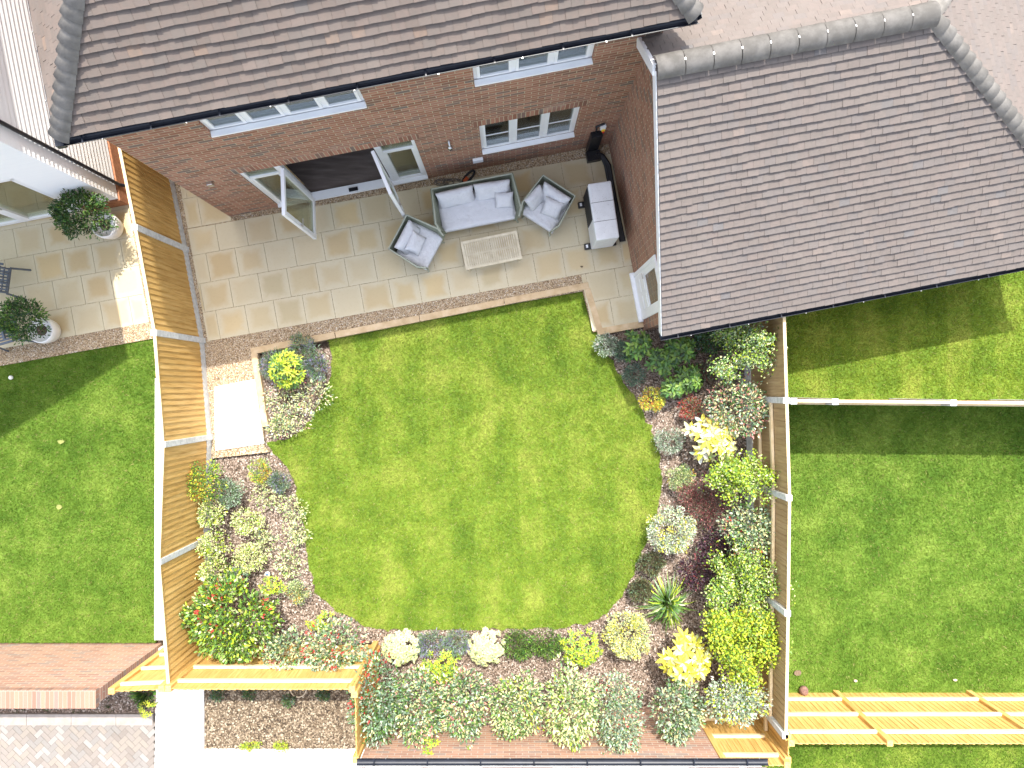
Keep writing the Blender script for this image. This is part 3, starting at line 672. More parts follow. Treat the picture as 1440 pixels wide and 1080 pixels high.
MB().bar((X - .05, b - .13, 1.0), (X - .05, b - .24, 1.0), .02, .025).build('handle', 'metal', d)
# fittings on the wall: part of the house
MB().box(5.0, 5.2, -.05, 0, .50, .66).build('meter_box', 'white_upvc', house, .006)
m = MB().tube([(4.64, 0, 1.87), (4.64, -.08, 1.87), (4.64, -.1, 1.80)], .02); m.lathe([(0, .05), (.04, .04), (.045, -.04), (0, -.05)], (4.64, -.1, 1.78), 12); m.build('wall_lamp', 'metal', house)
m = MB().box(.42, .52, -.06, 0, 1.98, 2.1); m.build('wall_vent', 'metal', house, .01)

# ------------------------------------------------------------------ white boarded house on the left
nx, ny = -1.99, .67
nh = empty('boarded_house', (*LW(nx, ny), 0), A, label='white weatherboarded house with brick plinth and glazed doors at the left edge', cat='house')
m = MB()
z = .35; bh = .115
while z < 5.0:     # boards wrap front and right side; each tilts out at its lower edge
    z1 = min(z + bh, 5.0)
    for (pa, pb, nrm) in (((-8, 0), (0, 0), (0, -1)), ((0, 0), (0, 7), (1, 0))):
        segs = [(pa, pb)]
        if nrm == (0, -1) and z < 2.12: segs = [((-.78, 0), (0, 0))]
        for a_, b_ in segs:
            o1, o0 = .004, .022
            A_ = lambda q_, o_: (q_[0] + nrm[0] * o_ + (o_ if nrm == (0, -1) and q_[0] == 0 else 0), q_[1] + nrm[1] * o_ - (o_ if nrm == (1, 0) and q_[1] == 0 else 0))
            m.face([(*A_(a_, o0), z), (*A_(b_, o0), z), (*A_(b_, o1), z1 + .005), (*A_(a_, o1), z1 + .005)])
            m.face([(*A_(a_, 0), z), (*A_(b_, 0), z), (*A_(b_, o0), z), (*A_(a_, o0), z)])
    z += bh
m.box(-.78, -.012, .01, .3, .3, 5.0); m.box(-.3, -.012, .3, 7, .3, 5.0); m.box(-8, -.78, .01, .3, 2.15, 5.0)
rise = .88
m.solid([(-.012, .01, 5), (-8, .01, 5), (-4, .01, 5 + 4 * rise), (-.012, 7, 5), (-8, 7, 5), (-4, 7, 5 + 4 * rise)], [(0, 2, 1), (3, 4, 5)])
m.build('wall', 'weatherboard', nh)
m = MB(); m.box(-.75, .05, -.05, 0, -.15, .32); m.box(0, .05, 0, 7, -.15, .32); m.build('plinth', 'plinth', nh)
m = MB(); m.box(-8, -.78, .0, .12, .02, .12)
for X in (-.84, -1.95, -2.04, -3.2, -4.3): m.box(X - .045, X + .045, .0, .1, .12, 2.15)
m.box(-8, -.8, -.0, .1, 2.06, 2.149); f_ = m.build('door_frame', 'white_upvc', nh)
m = MB(); m.box(-8, -.88, .04, .055, .12, 2.06); m.build('glass', 'door_glass', f_)
m = MB(); m.bar((-1.83, -.05, 1.0), (-1.83, -.05, 1.16), .02); m.build('handle', 'metal', f_)
MB().box(-8, -.3, .3, 6.9, .02, .08).build('floor', 'sleeper_wood', nh)
m = MB(); ov = .34
for sx in (1, -1):
    xe = ov if sx > 0 else -8 - ov; e0 = 5.05 - ov * rise
    v = [(xe, -.62, e0), (xe, 7, e0), (-4, 7, 5 + 4 * rise), (-4, -.62, 5.05 + 4 * rise)]; vv = v + [(a_, b_, c_ + .12) for a_, b_, c_ in v]
    m.solid(vv, [(0, 1, 2, 3), (4, 5, 6, 7)[::-1], (0, 1, 5, 4), (1, 2, 6, 5), (2, 3, 7, 6), (3, 0, 4, 7)])
m.build('roof', 'roof_tile', nh)
m = MB().tube([(.06, .28, .25), (.06, .28, 4.9)], .034); m.tube([(.06, .28, .25), (.12, .28, .14)], .034)
for z in (.6, 2.2, 3.8): m.bar((.0, .28, z), (.1, .28, z), .03)
m.build('downpipe', 'gutter_black', nh)

# ------------------------------------------------------------------ garage at the bottom
gx0, gx1, gy = -2.58, 3.76, -6.42
ga = empty('garage', (gx0, gy, 0), 0, label='low pale red brick garage with black gutter at the bottom edge', cat='garage')
m = MB(); w = gx1 - gx0; m.box(0, w, -.25, 0, -.15, 2.25); m.box(0, .25, -5, -.25, -.15, 2.25); m.box(w - .25, w, -5, -.25, -.15, 2.25); m.box(0, w, -5.25, -5, -.15, 2.25); m.build('wall', 'brick_pale', ga)
m = MB(); m.solid([(0, .06, 2.31), (w + .55, .06, 2.31), (w + .55, -2.6, 4.4), (0, -2.6, 4.4), (0, -5.3, 2.31), (w + .55, -5.3, 2.31)], [(0, 1, 2, 3)[::-1], (3, 2, 5, 4)[::-1], (0, 1, 5, 4)])
tiles(m, (0, .07, 2.34), (1, 0, 0), (0, -.81, .586), (0, .586, .81), 1.2, lambda v: [(0, w + .55)], seed=12); m.build('roof', 'wing_tile', ga)
m = MB(); gutter(m, (0, .14, 2.30), (w + .62, .14, 2.30), .06)
m.cur = 1; gclips(m, (0, .14, 2.30), (w + .6, .14, 2.30), -1, 1.05); m.build('gutter', ('gutter_black', 'metal'), ga)
m = MB().box(0, w + .5, .001, .07, 2.19, 2.28); m.build('fascia', 'white_upvc', ga)

# brick boundary wall, bottom left
bwl = empty('garden_wall', (-7.05, -5.14, 0), 0, label='pale brick garden wall with brick on edge coping below the left lawn', cat='wall')
m = MB().box(-6, 0, -.24, 0, -.15, 2.06); m.build('wall', 'brick_pale', bwl)
m = MB().box(-6, 0, -.30, .02, 2.06, 2.16); m.build('coping', 'coping_brick', bwl, .004)

# ------------------------------------------------------------------ fences
def fence(name, label, pts, zt, rails=0, side=1, board='fence_wood', post='concrete', z0=-.1, gb=True, cap=True, posts=None, overrun=None, railz=(.33, .98, 1.66), lastpost=True, railfrom=0):
    """pts: line of panel ends; side: +1 boards shown / rails stand on the left hand of the line"""
    t = empty(name, (pts[0][0], pts[0][1], z0), 0, label=label, cat='fence'); o = Vector((pts[0][0], pts[0][1]))
    h = zt - z0
    for i, (a, b) in enumerate(zip(pts, pts[1:])):
        a = Vector(a) - o; b = Vector(b) - o; L = (b - a).length; ang = math.atan2((b - a).y, (b - a).x)
        M = Matrix.Translation((a.x, a.y, 0)) @ Matrix.Rotation(ang, 4, 'Z'); s = side
        gbh = .3 if gb else .05; m = MB(); x = .05; k = 0
        while x < L - .05:
            w = min(.125, L - .05 - x); bz = h + random.uniform(-.006, .006); j = random.uniform(-.002, .002)
            y_ = [(-.004, .012), (.010, .030)]           # feather edge: thin to thick
            v = [(x, -s * .0 + s * j, gbh), (x + w + .018, s * .012, gbh), (x + w + .018, s * .030, gbh), (x, s * .008, gbh)]
            vv = [tuple(M @ Vector(q)) for q in v] + [tuple(M @ Vector((q[0], q[1], bz))) for q in v]
            m.solid(vv, [(0, 1, 5, 4), (1, 2, 6, 5), (2, 3, 7, 6), (3, 0, 4, 7), (4, 5, 6, 7)]); x += .107; k += 1
        p = m.build('panel', board, t)
        if cap: MB().box(.04, L - .04, -.015, .035, h + .001, h + .022, M).build('capping', 'rail_wood', p)
        if rails:
            for rzz in (railz[:rails] if i >= railfrom else ()):
                if rzz < h - .02: MB().box(.04, L - .04, *sorted((-s * .006, -s * .056)), rzz - z0 - .04, rzz - z0 + .04, M).build('rail', 'rail_wood', p, .004)
        if gb: MB().box(.04, L - .04, -.025, .025, 0, .3, M).build('gravel_board', 'concrete', t)
    for i, a in enumerate(pts):
        if i == len(pts) - 1 and not lastpost: continue
        if posts and i not in posts: continue
        a = Vector(a) - o; e = .055
        MB().box(a.x - e, a.x + e, a.y - e, a.y + e, -.05, h + .03).build('post', post, t, .008)
    return t
Z = 1.95
fence('panel_fence', 'long vertical board fence with concrete posts left of the patio and lawn', [P(150, 130, Z), P(165, 195, Z), P(190, 320, Z), P(217, 468, Z), P(229, 625, Z), P(223, 790, Z), P(237, 967, Z)], Z, 0, 1)
fence('panel_fence', 'long board fence with rails and concrete posts right of the planted bed', [(4.74, 1.75), P(1105, 563, Z), P(1109, 700, Z), P(1107, 862, Z), P(1104, 1034, Z)], Z, 2, 1, 'fence_wood_old', railz=(.68, 1.32), railfrom=1)
fence('panel_fence', 'thin board fence running across between the two right lawns', [(4.93, -.2), P(1174, 565, Z), P(1340, 566.5, Z), P(1506, 568, Z), P(1670, 569, Z)], Z, 3, 1, 'fence_wood_old')
fence('railed_fence', 'yellow board fence with three pale rails below the large right lawn', [(4.87, -6.1), (6.57, -6.1), (9.25, -6.1), (11.9, -6.1)], 2.0, 3, -1, post='fence_wood', gb=False, cap=False)
fence('railed_fence', 'board fence with pale rails at the lower left behind the red edged shrubs', [(-5.86, -5.14), (-2.70, -5.14)], 2.05, 3, -1, post='fence_wood', gb=False, cap=False, railz=(.5, 1.17, 1.8))
fence('railed_fence', 'short railed fence joining the pale brick wall to the left board fence', [(-6.86, -5.2), (-6.0, -5.16)], 2.0, 3, -1, post='fence_wood', gb=False, cap=False, railz=(.42, 1.1, 1.8))
fence('railed_fence', 'short railed fence between garage brick and the right fence corner', [(3.72, -6.45), (4.78, -6.45)], 2.05, 3, -1, post='fence_wood', gb=False, cap=False, railz=(.41, 1.1, 1.79))
fence('board_fence', 'short board fence from the shrubs down to the garage corner', [(-2.66, -5.24), (-2.64, -6.36)], 2.05, 0, 1, gb=False, cap=False, post='fence_wood')
fence('board_fence', 'short dark board fence closing the lower right corner of the garden', [(4.83, -6.02), (4.83, -6.42)], 1.95, 2, 1, gb=False, cap=False, post='fence_wood')

# ------------------------------------------------------------------ furniture
def pillow(w, d, h, M, edge=.35, n=10, pinch=.05, pw=.45, sag=0):
    vs = []; fs = []
    def t(x, y): return h / 2 * (edge + (1 - edge) * (max(0, 1 - x ** 4) * max(0, 1 - y ** 4)) ** pw)
    for sg in (1, -1):
        for j in range(n + 1):
            for i in range(n + 1):
                x = -1 + 2 * i / n; y = -1 + 2 * j / n
                X = x * w / 2 * (1 - pinch * (1 - y * y)); Y = y * d / 2 * (1 - pinch * (1 - x * x))
                z = sg * t(x, y) + random.uniform(-.003, .003) - sag * (1 - x * x) * (1 - y * y)
                vs.append(M @ Vector((X, Y, z)))
    w_ = n + 1; o = w_ * w_
    for j in range(n):
        for i in range(n):
            a = j * w_ + i; fs += [(a, a + 1, a + w_ + 1, a + w_), (o + a, o + a + w_, o + a + w_ + 1, o + a + 1)]
    ed = [i for i in range(n)] + [n + j * w_ for j in range(n)] + [o - 1 - i for i in range(n)] + [o - w_ - j * w_ for j in range(n)]
    for i, e in enumerate(ed): e2 = ed[(i + 1) % len(ed)]; fs.append((e2, e, o + e, o + e2))
    m = MB(); m.solid(vs, fs, True); return m
def T3(x, y, z, rx=0, ry=0, rz=0): return Matrix.Translation((x, y, z)) @ Matrix.Rotation(rz, 4, 'Z') @ Matrix.Rotation(rx, 4, 'X') @ Matrix.Rotation(ry, 4, 'Y')
def seat_unit(name, label, cat, c, rz, W, D, backs, smalls, group):
    r = empty(name, (c[0], c[1], 0), rz, label=label, cat=cat, group=group)
    top = [(-W / 2 + .07, -D / 2), (-W / 2, -D / 2 + .17), (-W / 2 + .05, D / 2), (W / 2 - .05, D / 2), (W / 2, -D / 2 + .17), (W / 2 - .07, -D / 2)]
    bot = [(x * .88, y * .88) for x, y in top]; zt, zb = .66, .20
    m = MB()
    for i in range(5):
        a, b, a2, b2 = top[i], top[i + 1], bot[i], bot[i + 1]; k = .93
        o = [(*a2, zb), (*b2, zb), (*b, zt), (*a, zt)]; inn = [(a2[0] * k, a2[1] * k, zb), (b2[0] * k, b2[1] * k, zb), (b[0] * k, b[1] * k, zt), (a[0] * k, a[1] * k, zt)]
        m.solid(o + inn, [(0, 1, 2, 3), (7, 6, 5, 4), (3, 2, 6, 7), (0, 4, 5, 1), (0, 3, 7, 4), (1, 5, 6, 2)])
    fr = m.build('frame', 'rope_weave', r)
    MB().tube([(x * .965, y * .965, zt + .012) for x, y in top], .018).build('top_rail', 'rope_rail', fr)
    MB().prism([(x * .93, y * .93) for x, y in bot], .2, .27).build('seat_base', 'rope_weave', r)
    for sx in (-1, 1):
        for sy in (-1, 1): MB().tube([(sx * (W / 2 - .1), sy * (D / 2 - .06), .0), (sx * (W / 2 - .16), sy * (D / 2 - .1), .24)], [.016, .024]).build('leg', 'rope_rail', r)
    pillow(W * .85, D * .80, .16, T3(0, -.03, .36), .8, 14, .0, .3).build('seat_cushion', 'cushion', r)
    for b in backs: pillow(b[3], b[4], .17, T3(*b[:3], *b[5:8]), .25, 10, .05).build('back_cushion', 'cushion', r)
    for b in smalls: pillow(b[3], b[4], .15, T3(*b[:3], *b[5:8]), .12, 10, .08).build('scatter_cushion', 'cushion', r)
    return r
R_ = math.radians
seat_unit('garden_sofa', 'two seat olive rope sofa with pale grey cushions facing the slatted table', 'sofa', P(670, 290, .4), R_(11), 1.72, .86,
          [(-.36, .2, .58, .72, .40, R_(62), 0, R_(2)), (.36, .2, .58, .70, .40, R_(60), 0, R_(-3))], [(.55, -.02, .53, .36, .32, R_(38), 0, R_(-8))], 'garden lounge set')
seat_unit('garden_armchair', 'olive rope armchair with pale cushions right of the sofa', 'armchair', P(769, 291, .4), R_(-33), .86, .84,
          [(.03, .2, .56, .60, .38, R_(58), 0, 0), (-.26, -.02, .56, .42, .36, R_(60), 0, R_(80))], [(.12, .0, .55, .38, .36, R_(35), 0, R_(12))], 'garden lounge set')
seat_unit('garden_armchair', 'olive rope armchair with two pale cushions left of the table by the open door', 'armchair', P(588, 344, .4), R_(62), .86, .84,
          [(0, .2, .56, .60, .38, R_(58), 0, 0)], [(-.02, .02, .55, .40, .34, R_(42), 0, R_(5))], 'garden lounge set')
tb = empty('coffee_table', (*P(691, 352, .38), 0), R_(11.5), label='low pale wooden slatted coffee table in front of the sofa', cat='table', group='garden lounge set')
m = MB(); TW, TD = 1.12, .56; m.box(-TW / 2, TW / 2, -TD / 2, -TD / 2 + .05, .35, .385); m.box(-TW / 2, TW / 2, TD / 2 - .05, TD / 2, .35, .385)
for sx in (-1, 1): m.box(*sorted((sx * TW / 2, sx * (TW / 2 - .05))), -TD / 2 + .05, TD / 2 - .05, .35, .385)
n = 24
for i in range(n): a = -TW / 2 + .055 + i * (TW - .11) / n; m.box(a + .007, a + (TW - .11) / n - .007, -TD / 2 + .052, TD / 2 - .052, .352, .38)
m.build('tabletop', 'table_wood', tb)
for sx in (-1, 1):
    for sy in (-1, 1): MB().box(sx * (TW / 2 - .06) - .022, sx * (TW / 2 - .06) + .022, sy * (TD / 2 - .05) - .022, sy * (TD / 2 - .05) + .022, 0, .349).build('leg', 'table_wood', tb, .004)
m = MB(); m.box(-TW / 2 + .08, TW / 2 - .08, -.02, .02, .30, .35); m.build('stretcher', 'table_wood', tb)
# heat pump
hp = empty('heat_pump', (*P(849, 296, .95), 0), R_(8.5), label='pale grey heat pump box with dark grille standing on the patio by the wing wall', cat='heat pump')
MB().box(-.22, .22, -.54, .54, .09, .95).build('casing', 'pump_grey', hp, .025)
m = MB().box(-.232, -.219, -.12, .50, .18, .86); 
for i in range(16): m.box(-.240, -.231, -.10 + i * .038, -.09 + i * .038, .2, .84)
m.build('grille', 'pump_dark', hp)
m = MB()
for yy in (-.19, .17): m.box(-.215, .215, yy - .004, yy + .004, .950, .9515)
m.build('lid_seams', 'pump_dark', hp)
for yy in (-.46, .38): 
    k = MB().box(-.34, .3, yy - .06, yy + .06, .0, .085).build('foot', 'black_plastic', hp, .01); MB().box(-.31, -.27, yy - .03, yy + .03, .086, .1).build('bolt', 'white_upvc', k)
m = MB().lathe([(0, 0), (.05, 0), (.05, .03), (0, .03)], (.15, -.35, .5), 12); m.tube([(.23, -.35, .55), (.28, -.33, .5), (.29, -.30, .1)], .03); m.build('pipe_elbow', 'black_plastic', hp)
sc = MB()
for i in range(90):
    X, Y = random.uniform(-.19, .19), random.uniform(-.5, .5); r_ = random.uniform(.003, .007); sc.lathe([(r_, 0), (r_ * .7, .002), (0, .003)], (X, Y, .9505), 6)
sc.build('rain_drops', 'metal', hp)
# trunking and cable
pt = empty('pipe_trunking', (*LW(7.4, -.1), 0), A, label='black pipe trunking rising up the house wall in the corner behind the heat pump', cat='pipe')
m = MB(); m.box(-.12, .10, -.02, .095, .0, .88); m.box(-.15, .13, -.22, -.02, .0, .14); m.build('riser', 'black_plastic', pt, .01)
m = MB()
for i, o_ in enumerate((0, .055, .11)): m.tube([(-.02 + o_, -.10, .1 + .02 * i), (.14 + .02 * i, -.15, .1), (.20 + o_ * .7, -.35, .06), (.20 + o_ * .6, -1.0, .06), (.22 + o_ * .5, -1.9, .06)], .035)
m.build('pipes', 'black_plastic', pt)
m = MB().tube([(-.02, .07, .85), (-.03, .08, 1.05), (-.05, .08, 1.15)], .015); m.tube([(-.05, .08, 1.15), (.10, .08, 1.25)], .022); m.build('cable', 'black_plastic', pt)
k = MB().box(.03, .13, .03, .095, 1.05, 1.2).build('switch', 'white_upvc', pt, .006); MB().box(.05, .11, .0, .029, 1.06, 1.10).build('switch_plate', 'yellow_plastic', k); MB().lathe([(0, 0), (.018, 0), (.018, .03), (0, .03)], (.08, -.01, 1.05), 10).build('knob', 'red_plastic', k)
# tool and hose by the wall
tl = empty('garden_tool', (*P(659, 250), 0), R_(48), label='small black and orange garden tool lying by the wall behind the sofa', cat='tool')
m = MB(); ring = [(.17 * math.cos(t), .055 * math.sin(t), .05) for t in np.linspace(0, 2 * math.pi, 17)]; m.tube(ring, .022, caps=False); m.build('loop', 'black_plastic', tl)
MB().box(-.14, -.02, -.035, .035, .02, .09).build('motor', 'orange_plastic', tl, .012)
m = MB(); pts = []
c = P(631, 257)
for i in range(70): t = i * .42; r_ = .12 + .05 * math.sin(i * .7); pts.append((c[0] + (r_ + .10) * math.cos(t) + (i - 35) * .004, c[1] + r_ * .45 * math.sin(t), .012 + .03 * abs(math.sin(i * .31))))
m.tube(pts, .008, 5); tag(m.build('cable', 'cable_grey'), 'tangled thin dark cable on the slabs left of the garden tool', 'cable')
# dark slatted chairs of the neighbour
def dark_chair(c, rz, label):
    r = empty('garden_chair', (c[0], c[1], 0), rz, label=label, cat='chair', group='dark metal chairs')
    m = MB()
    for i in range(9): m.box(-.25 + i * .058, -.215 + i * .058, -.26, .24, .44, .46)
    m.box(-.27, .27, -.28, -.255, .435, .465); m.box(-.27, .27, .24, .265, .435, .465); m.build('seat', 'paint_grey', r)
    m = MB()
    for i in range(6): m.box(-.24 + i * .09, -.22 + i * .09, .25, .27, .46, .88)
    for i in range(4): m.box(-.25, .25, .249, .271, .50 + i * .12, .52 + i * .12)
    m.box(-.27, .27, .24, .28, .88, .92); m.build('backrest', 'paint_grey', r)
    for sx in (-1, 1):
        for sy in (-1, 1): MB().bar((sx * .25, sy * .25, .45), (sx * .30, sy * .33, 0), .03).build('leg', 'paint_grey', r)
        MB().bar((sx * .29, -.26, .66), (sx * .29, .26, .68), .045, .02).build('armrest', 'paint_grey', r)
    return r
dark_chair((-9.98, 2.15), R_(-98), 'dark slatted metal chair cut by the left edge, nearer the white house')
dark_chair((-9.82, 1.15), R_(-75), 'dark slatted metal chair at the left edge beside the white pot')
# small bits
m = MB().lathe([(0, 0), (.05, .01), (.085, .05), (.09, .09), (.07, .14), (.04, .16), (0, .165)], (0, 0, 0), 18); o = m.build('boulder', 'terracotta'); o.location = P3(1128, 969, -.03); o.scale = (1, 1.1, 1); tag(o, 'dark brown round stone by the right fence foot on the grass', 'stone')
def scrap(px, py, z, s, mat, label, cat, name='leaf_scrap'):
    m = MB(); pts = [(s * random.uniform(.7, 1.2) * math.cos(t), s * random.uniform(.4, .8) * math.sin(t)) for t in np.linspace(0, 6.28, 8)[:-1]]; m.prism(pts, 0, .012); o = m.build(name, mat); x, y = P(px, py, z); o.location = (x, y, z); tag(o, label, cat)
scrap(1203, 957, .01, .04, 'pale_scrap', 'pale scrap on the right lawn, left one of two near the railed fence', 'scrap')
scrap(1343, 956, .01, .045, 'pale_scrap', 'pale scrap on the right lawn, right one of two near the railed fence', 'scrap')
scrap(1121, 946, .01, .08, 'stem', 'curled brown leaf on the grass above the round stone', 'leaf')
scrap(86, 621, -.03, .07, 'bare_earth', 'small bare tan patch in the left lawn, upper one', 'bare patch')
scrap(83, 713, -.03, .07, 'bare_earth', 'small bare tan patch in the left lawn, lower one', 'bare patch')
scrap(307, 532, .0, .025, 'stem', 'tiny brown twig on pale gravel above the white slab', 'twig', 'twig')
scrap(818, 375, .004, .03, 'stem', 'small dry leaf on the slabs near the top right lawn corner', 'leaf')
m = MB().lathe([(0, 0), (.035, .01), (.045, .04), (.03, .07), (0, .08)], (0, 0, 0), 14); o = m.build('ball', 'pot_white'); o.location = P3(17, 531, -.03); tag(o, 'small cream ball on the shaded left lawn', 'ball')
sl_ = empty('solar_light', (*P(378, 806), -.1), 0, label='small white and blue garden light in the bark left of the lawn', cat='light')
MB().tube([(0, 0, 0), (0, 0, .16)], .01).build('stake', 'metal', sl_); MB().lathe([(0, 0), (.05, 0), (.055, .03), (0, .05)], (0, 0, .16), 14).build('lamp_head', 'white_upvc', sl_); MB().lathe([(0, 0), (.022, 0), (0, .01)], (0, 0, .205), 10).build('solar_cell', 'blue_plastic', sl_)
m = MB().tube([(.16 * math.cos(t), .16 * math.sin(t) - .02, .02) for t in np.linspace(0, 2 * math.pi, 25)], .012, caps=False); o = m.build('hose_hoop', 'hose_cream'); o.location = P3(420, 967, 0.0); tag(o, 'cream hose loop on the bark under the lower left fence', 'hose')
#PLANTS_START
# ------------------------------------------------------------------ plants
G = dict(lvg=(.2, .3, .2), dk=(.035, .085, .025), md=(.08, .17, .035), lt=(.17, .29, .045), lime=(.36, .48, .03), yel=(.55, .56, .05), gold=(.68, .60, .07), cream=(.72, .70, .34), pale=(.58, .64, .30), sil=(.36, .45, .33),
         gg=(.17, .26, .15), bg=(.09, .17, .13), lav=(.30, .26, .46), red=(.48, .05, .035), pink=(.55, .24, .20), org=(.62, .26, .04), pur=(.055, .025, .04), mar=(.20, .05, .055), brn=(.13, .10, .06), white=(.74, .74, .62), olive=(.13, .14, .06))
def unit(a): return a / (np.linalg.norm(a, axis=-1, keepdims=True) + 1e-9)
def leaves(base, d, up, L, Wd, fold=.25, droop=.15):
    """base (n,3), d direction, L length, Wd half width -> verts (6 per leaf)"""
    d = unit(d); s = unit(np.cross(d, up)); n = unit(np.cross(s, d)); L = L[:, None]; Wd = Wd[:, None]
    p = lambda t, w, f: base + d * L * t + s * Wd * w + n * (Wd * f) - np.array([0, 0, 1.]) * L * droop * t * t
    v = np.stack([p(0, 0, 0), p(.35, -1, fold * 2), p(.72, -.75, fold * 1.5), p(1, 0, 0), p(.72, .75, fold * 1.5), p(.35, 1, fold * 2)], 1)
    return v.reshape(-1, 3)
LF = np.array([(0, 3, 2, 1), (0, 5, 4, 3)])
def lfaces(n): return (LF[None] + 6 * np.arange(n)[:, None, None]).reshape(-1, 4)
def cols(n, pal, rng, jit=.22):
    c = np.array([G[k] for k, _ in pal]); w = np.array([x for _, x in pal], float); w /= w.sum()
    c = c[rng.choice(len(c), n, p=w)]; return np.clip(c * (1 + rng.normal(0, jit, (n, 1))) * (1 + rng.normal(0, .06, (n, 3))), .004, .85)
def plant_root(px, py, zc, name, label, cat, group=None):
    x, y = P(px, py, zc); return empty(name, (x, y, ZL - .02), 0, label=label, cat=cat, group=group)
def stems(root, targets, r0=.018, th=.5, rng=None, name='stem'):
    m = MB(); fork = Vector((0, 0, th * .25))
    m.tube([(0, 0, 0), (.01, 0, th * .12), tuple(fork)], [r0, r0 * .9, r0 * .8], 6)
    for t in targets:
        t = Vector(t); mid = fork.lerp(t, .5) + Vector(rng.normal(0, .04, 3)); m.tube([fork, mid, t], [r0 * .6, r0 * .4, r0 * .2], 5)
    m.build(name, 'stem', root)
def bush(name, px, py, rx, ry, z0, z1, L, pal, label, cat='shrub', n=None, tip=None, tipfrac=.12, lump=.26, nl=None, dens=1.0, group=None, seed=None, wr=.42, gaps=.0, up=.5, tippy=None):
    """leafy shrub: crown seen at (px,py) with radii in pixels, between heights z0 and z1"""
    rng = np.random.default_rng(int(px * 7 + py * 13) if seed is None else seed)
    zc = (z0 + z1) / 2; k = (H - zc) / 1000; root = plant_root(px, py, zc, name, label, cat, group)
    R = np.array([rx * k, ry * k, (z1 - z0) / 2]); C = np.array([0, 0, zc - root.location.z])
    nl = nl or int(22 + 100 * R[0] * R[1] * 3); ls = lump * (R[0] * R[1]) ** .5 + .02
    dirs = unit(rng.normal(0, 1, (nl, 3))); dirs[:, 2] = np.where(dirs[:, 2] < -.3, -dirs[:, 2], dirs[:, 2])
    rad = rng.uniform(.55, 1.0, nl) ** .6 * rng.uniform(.86, 1.06, nl)
    lc = C + dirs * R * rad[:, None] * .86
    areaish = (R[0] * R[1] + R[0] * R[2] + R[1] * R[2]) * 4.2
    n = n or int(min(6500, dens * 1.0 * areaish / (L * L * wr)))
    li = rng.integers(0, nl, n); off = rng.normal(0, 1, (n, 3)); off = unit(off) * (rng.uniform(.3, 1, n) ** .5)[:, None] * ls
    b = lc[li] + off * np.array([1, 1, .8]); out = unit(b - (C - np.array([0, 0, R[2] * .4])))
    d = out * .7 + off / ls * .5 + rng.normal(0, .45, (n, 3)) + np.array([0, 0, up * .5])
    upv = unit(np.array([0, 0, 1.]) + rng.normal(0, .45, (n, 3)) + out * .3)
    LL_ = L * rng.uniform(.6, 1.25, n); c = cols(n, pal, rng)
    lumpj = 1 + rng.normal(0, .12, nl); c = np.clip(c * lumpj[li][:, None], .003, .85)
    if tip:
        hot = rng.random(nl) < tipfrac
        if tippy is not None: hot &= (unit(lc - C) @ np.array(tippy)) > .1
        sel = hot[li] & (rng.random(n) < .7); c[sel] = cols(sel.sum(), tip, rng)
    v = leaves(b, d, upv, LL_, LL_ * wr * .5)
    npmesh('foliage', v, lfaces(n), 'leaf', root, np.repeat(c, 6, 0))
    stems(root, [tuple(q) for q in lc[rng.choice(nl, min(9, nl), False)]], .008 + .012 * R[0], C[2], rng)
    return root
def whorls(name, px, py, rx, ry, z0, z1, L, nr, per, pal, label, cat='shrub', wr=.4, tip=None, group=None, tilt=.35, inner=None):
    """rosettes of broad leaves on a mound"""
    rng = np.random.default_rng(int(px * 3 + py * 17)); zc = (z0 + z1) / 2; k = (H - zc) / 1000
    root = plant_root(px, py, zc, name, label, cat, group); R = np.array([rx * k - L * .5, ry * k - L * .5, (z1 - z0) / 2]); R = np.maximum(R, .04); C = np.array([0, 0, zc - root.location.z])
    g_ = (np.arange(nr) + .5) / nr; ph = np.arange(nr) * 2.399963 + rng.normal(0, .25, nr); rr = np.sqrt(g_) * rng.uniform(.9, 1.1, nr)
    pos = np.c_[np.cos(ph) * rr * R[0], np.sin(ph) * rr * R[1], np.sqrt(np.maximum(0, 1 - rr ** 2 * .8)) * R[2] * 2 - R[2] + rng.normal(0, .04, nr)] + C
    ax = unit((pos - C + np.array([0, 0, R[2] * .3])) / (R + .05) * np.array([.8, .8, .9]) + np.array([0, 0, .7])); V = []; CC = []
    for i in range(nr):
        a = ax[i]; u = unit(np.cross(a, [.3, .9, .1])); w_ = np.cross(a, u)
        for ring, (cnt, tl, ls_) in enumerate(((per, tilt, 1.0), (max(3, per // 2), tilt + .6, .62))):
            t = rng.uniform(0, 6.28) + np.arange(cnt) * 2 * np.pi / cnt + rng.normal(0, .12, cnt)
            d = np.cos(t)[:, None] * u + np.sin(t)[:, None] * w_ + a * (tl + rng.normal(0, .1, (cnt, 1))); Ls = L * ls_ * rng.uniform(.8, 1.15, cnt)
            V.append(leaves(np.tile(pos[i], (cnt, 1)) + unit(d) * .01, d, np.tile(a, (cnt, 1)), Ls, Ls * wr * .5, .18, .2))
            q = pal if not (tip and rng.random() < .5) else tip
            if ring == 1 and inner: q = inner
            CC.append(cols(cnt, q, rng, .14))
    V = np.concatenate(V); CC = np.concatenate(CC); npmesh('foliage', V, lfaces(len(CC)), 'leaf', root, np.repeat(CC, 6, 0))
    stems(root, [tuple(p_) for p_ in pos[::max(1, nr // 8)]], .012, C[2], rng); return root
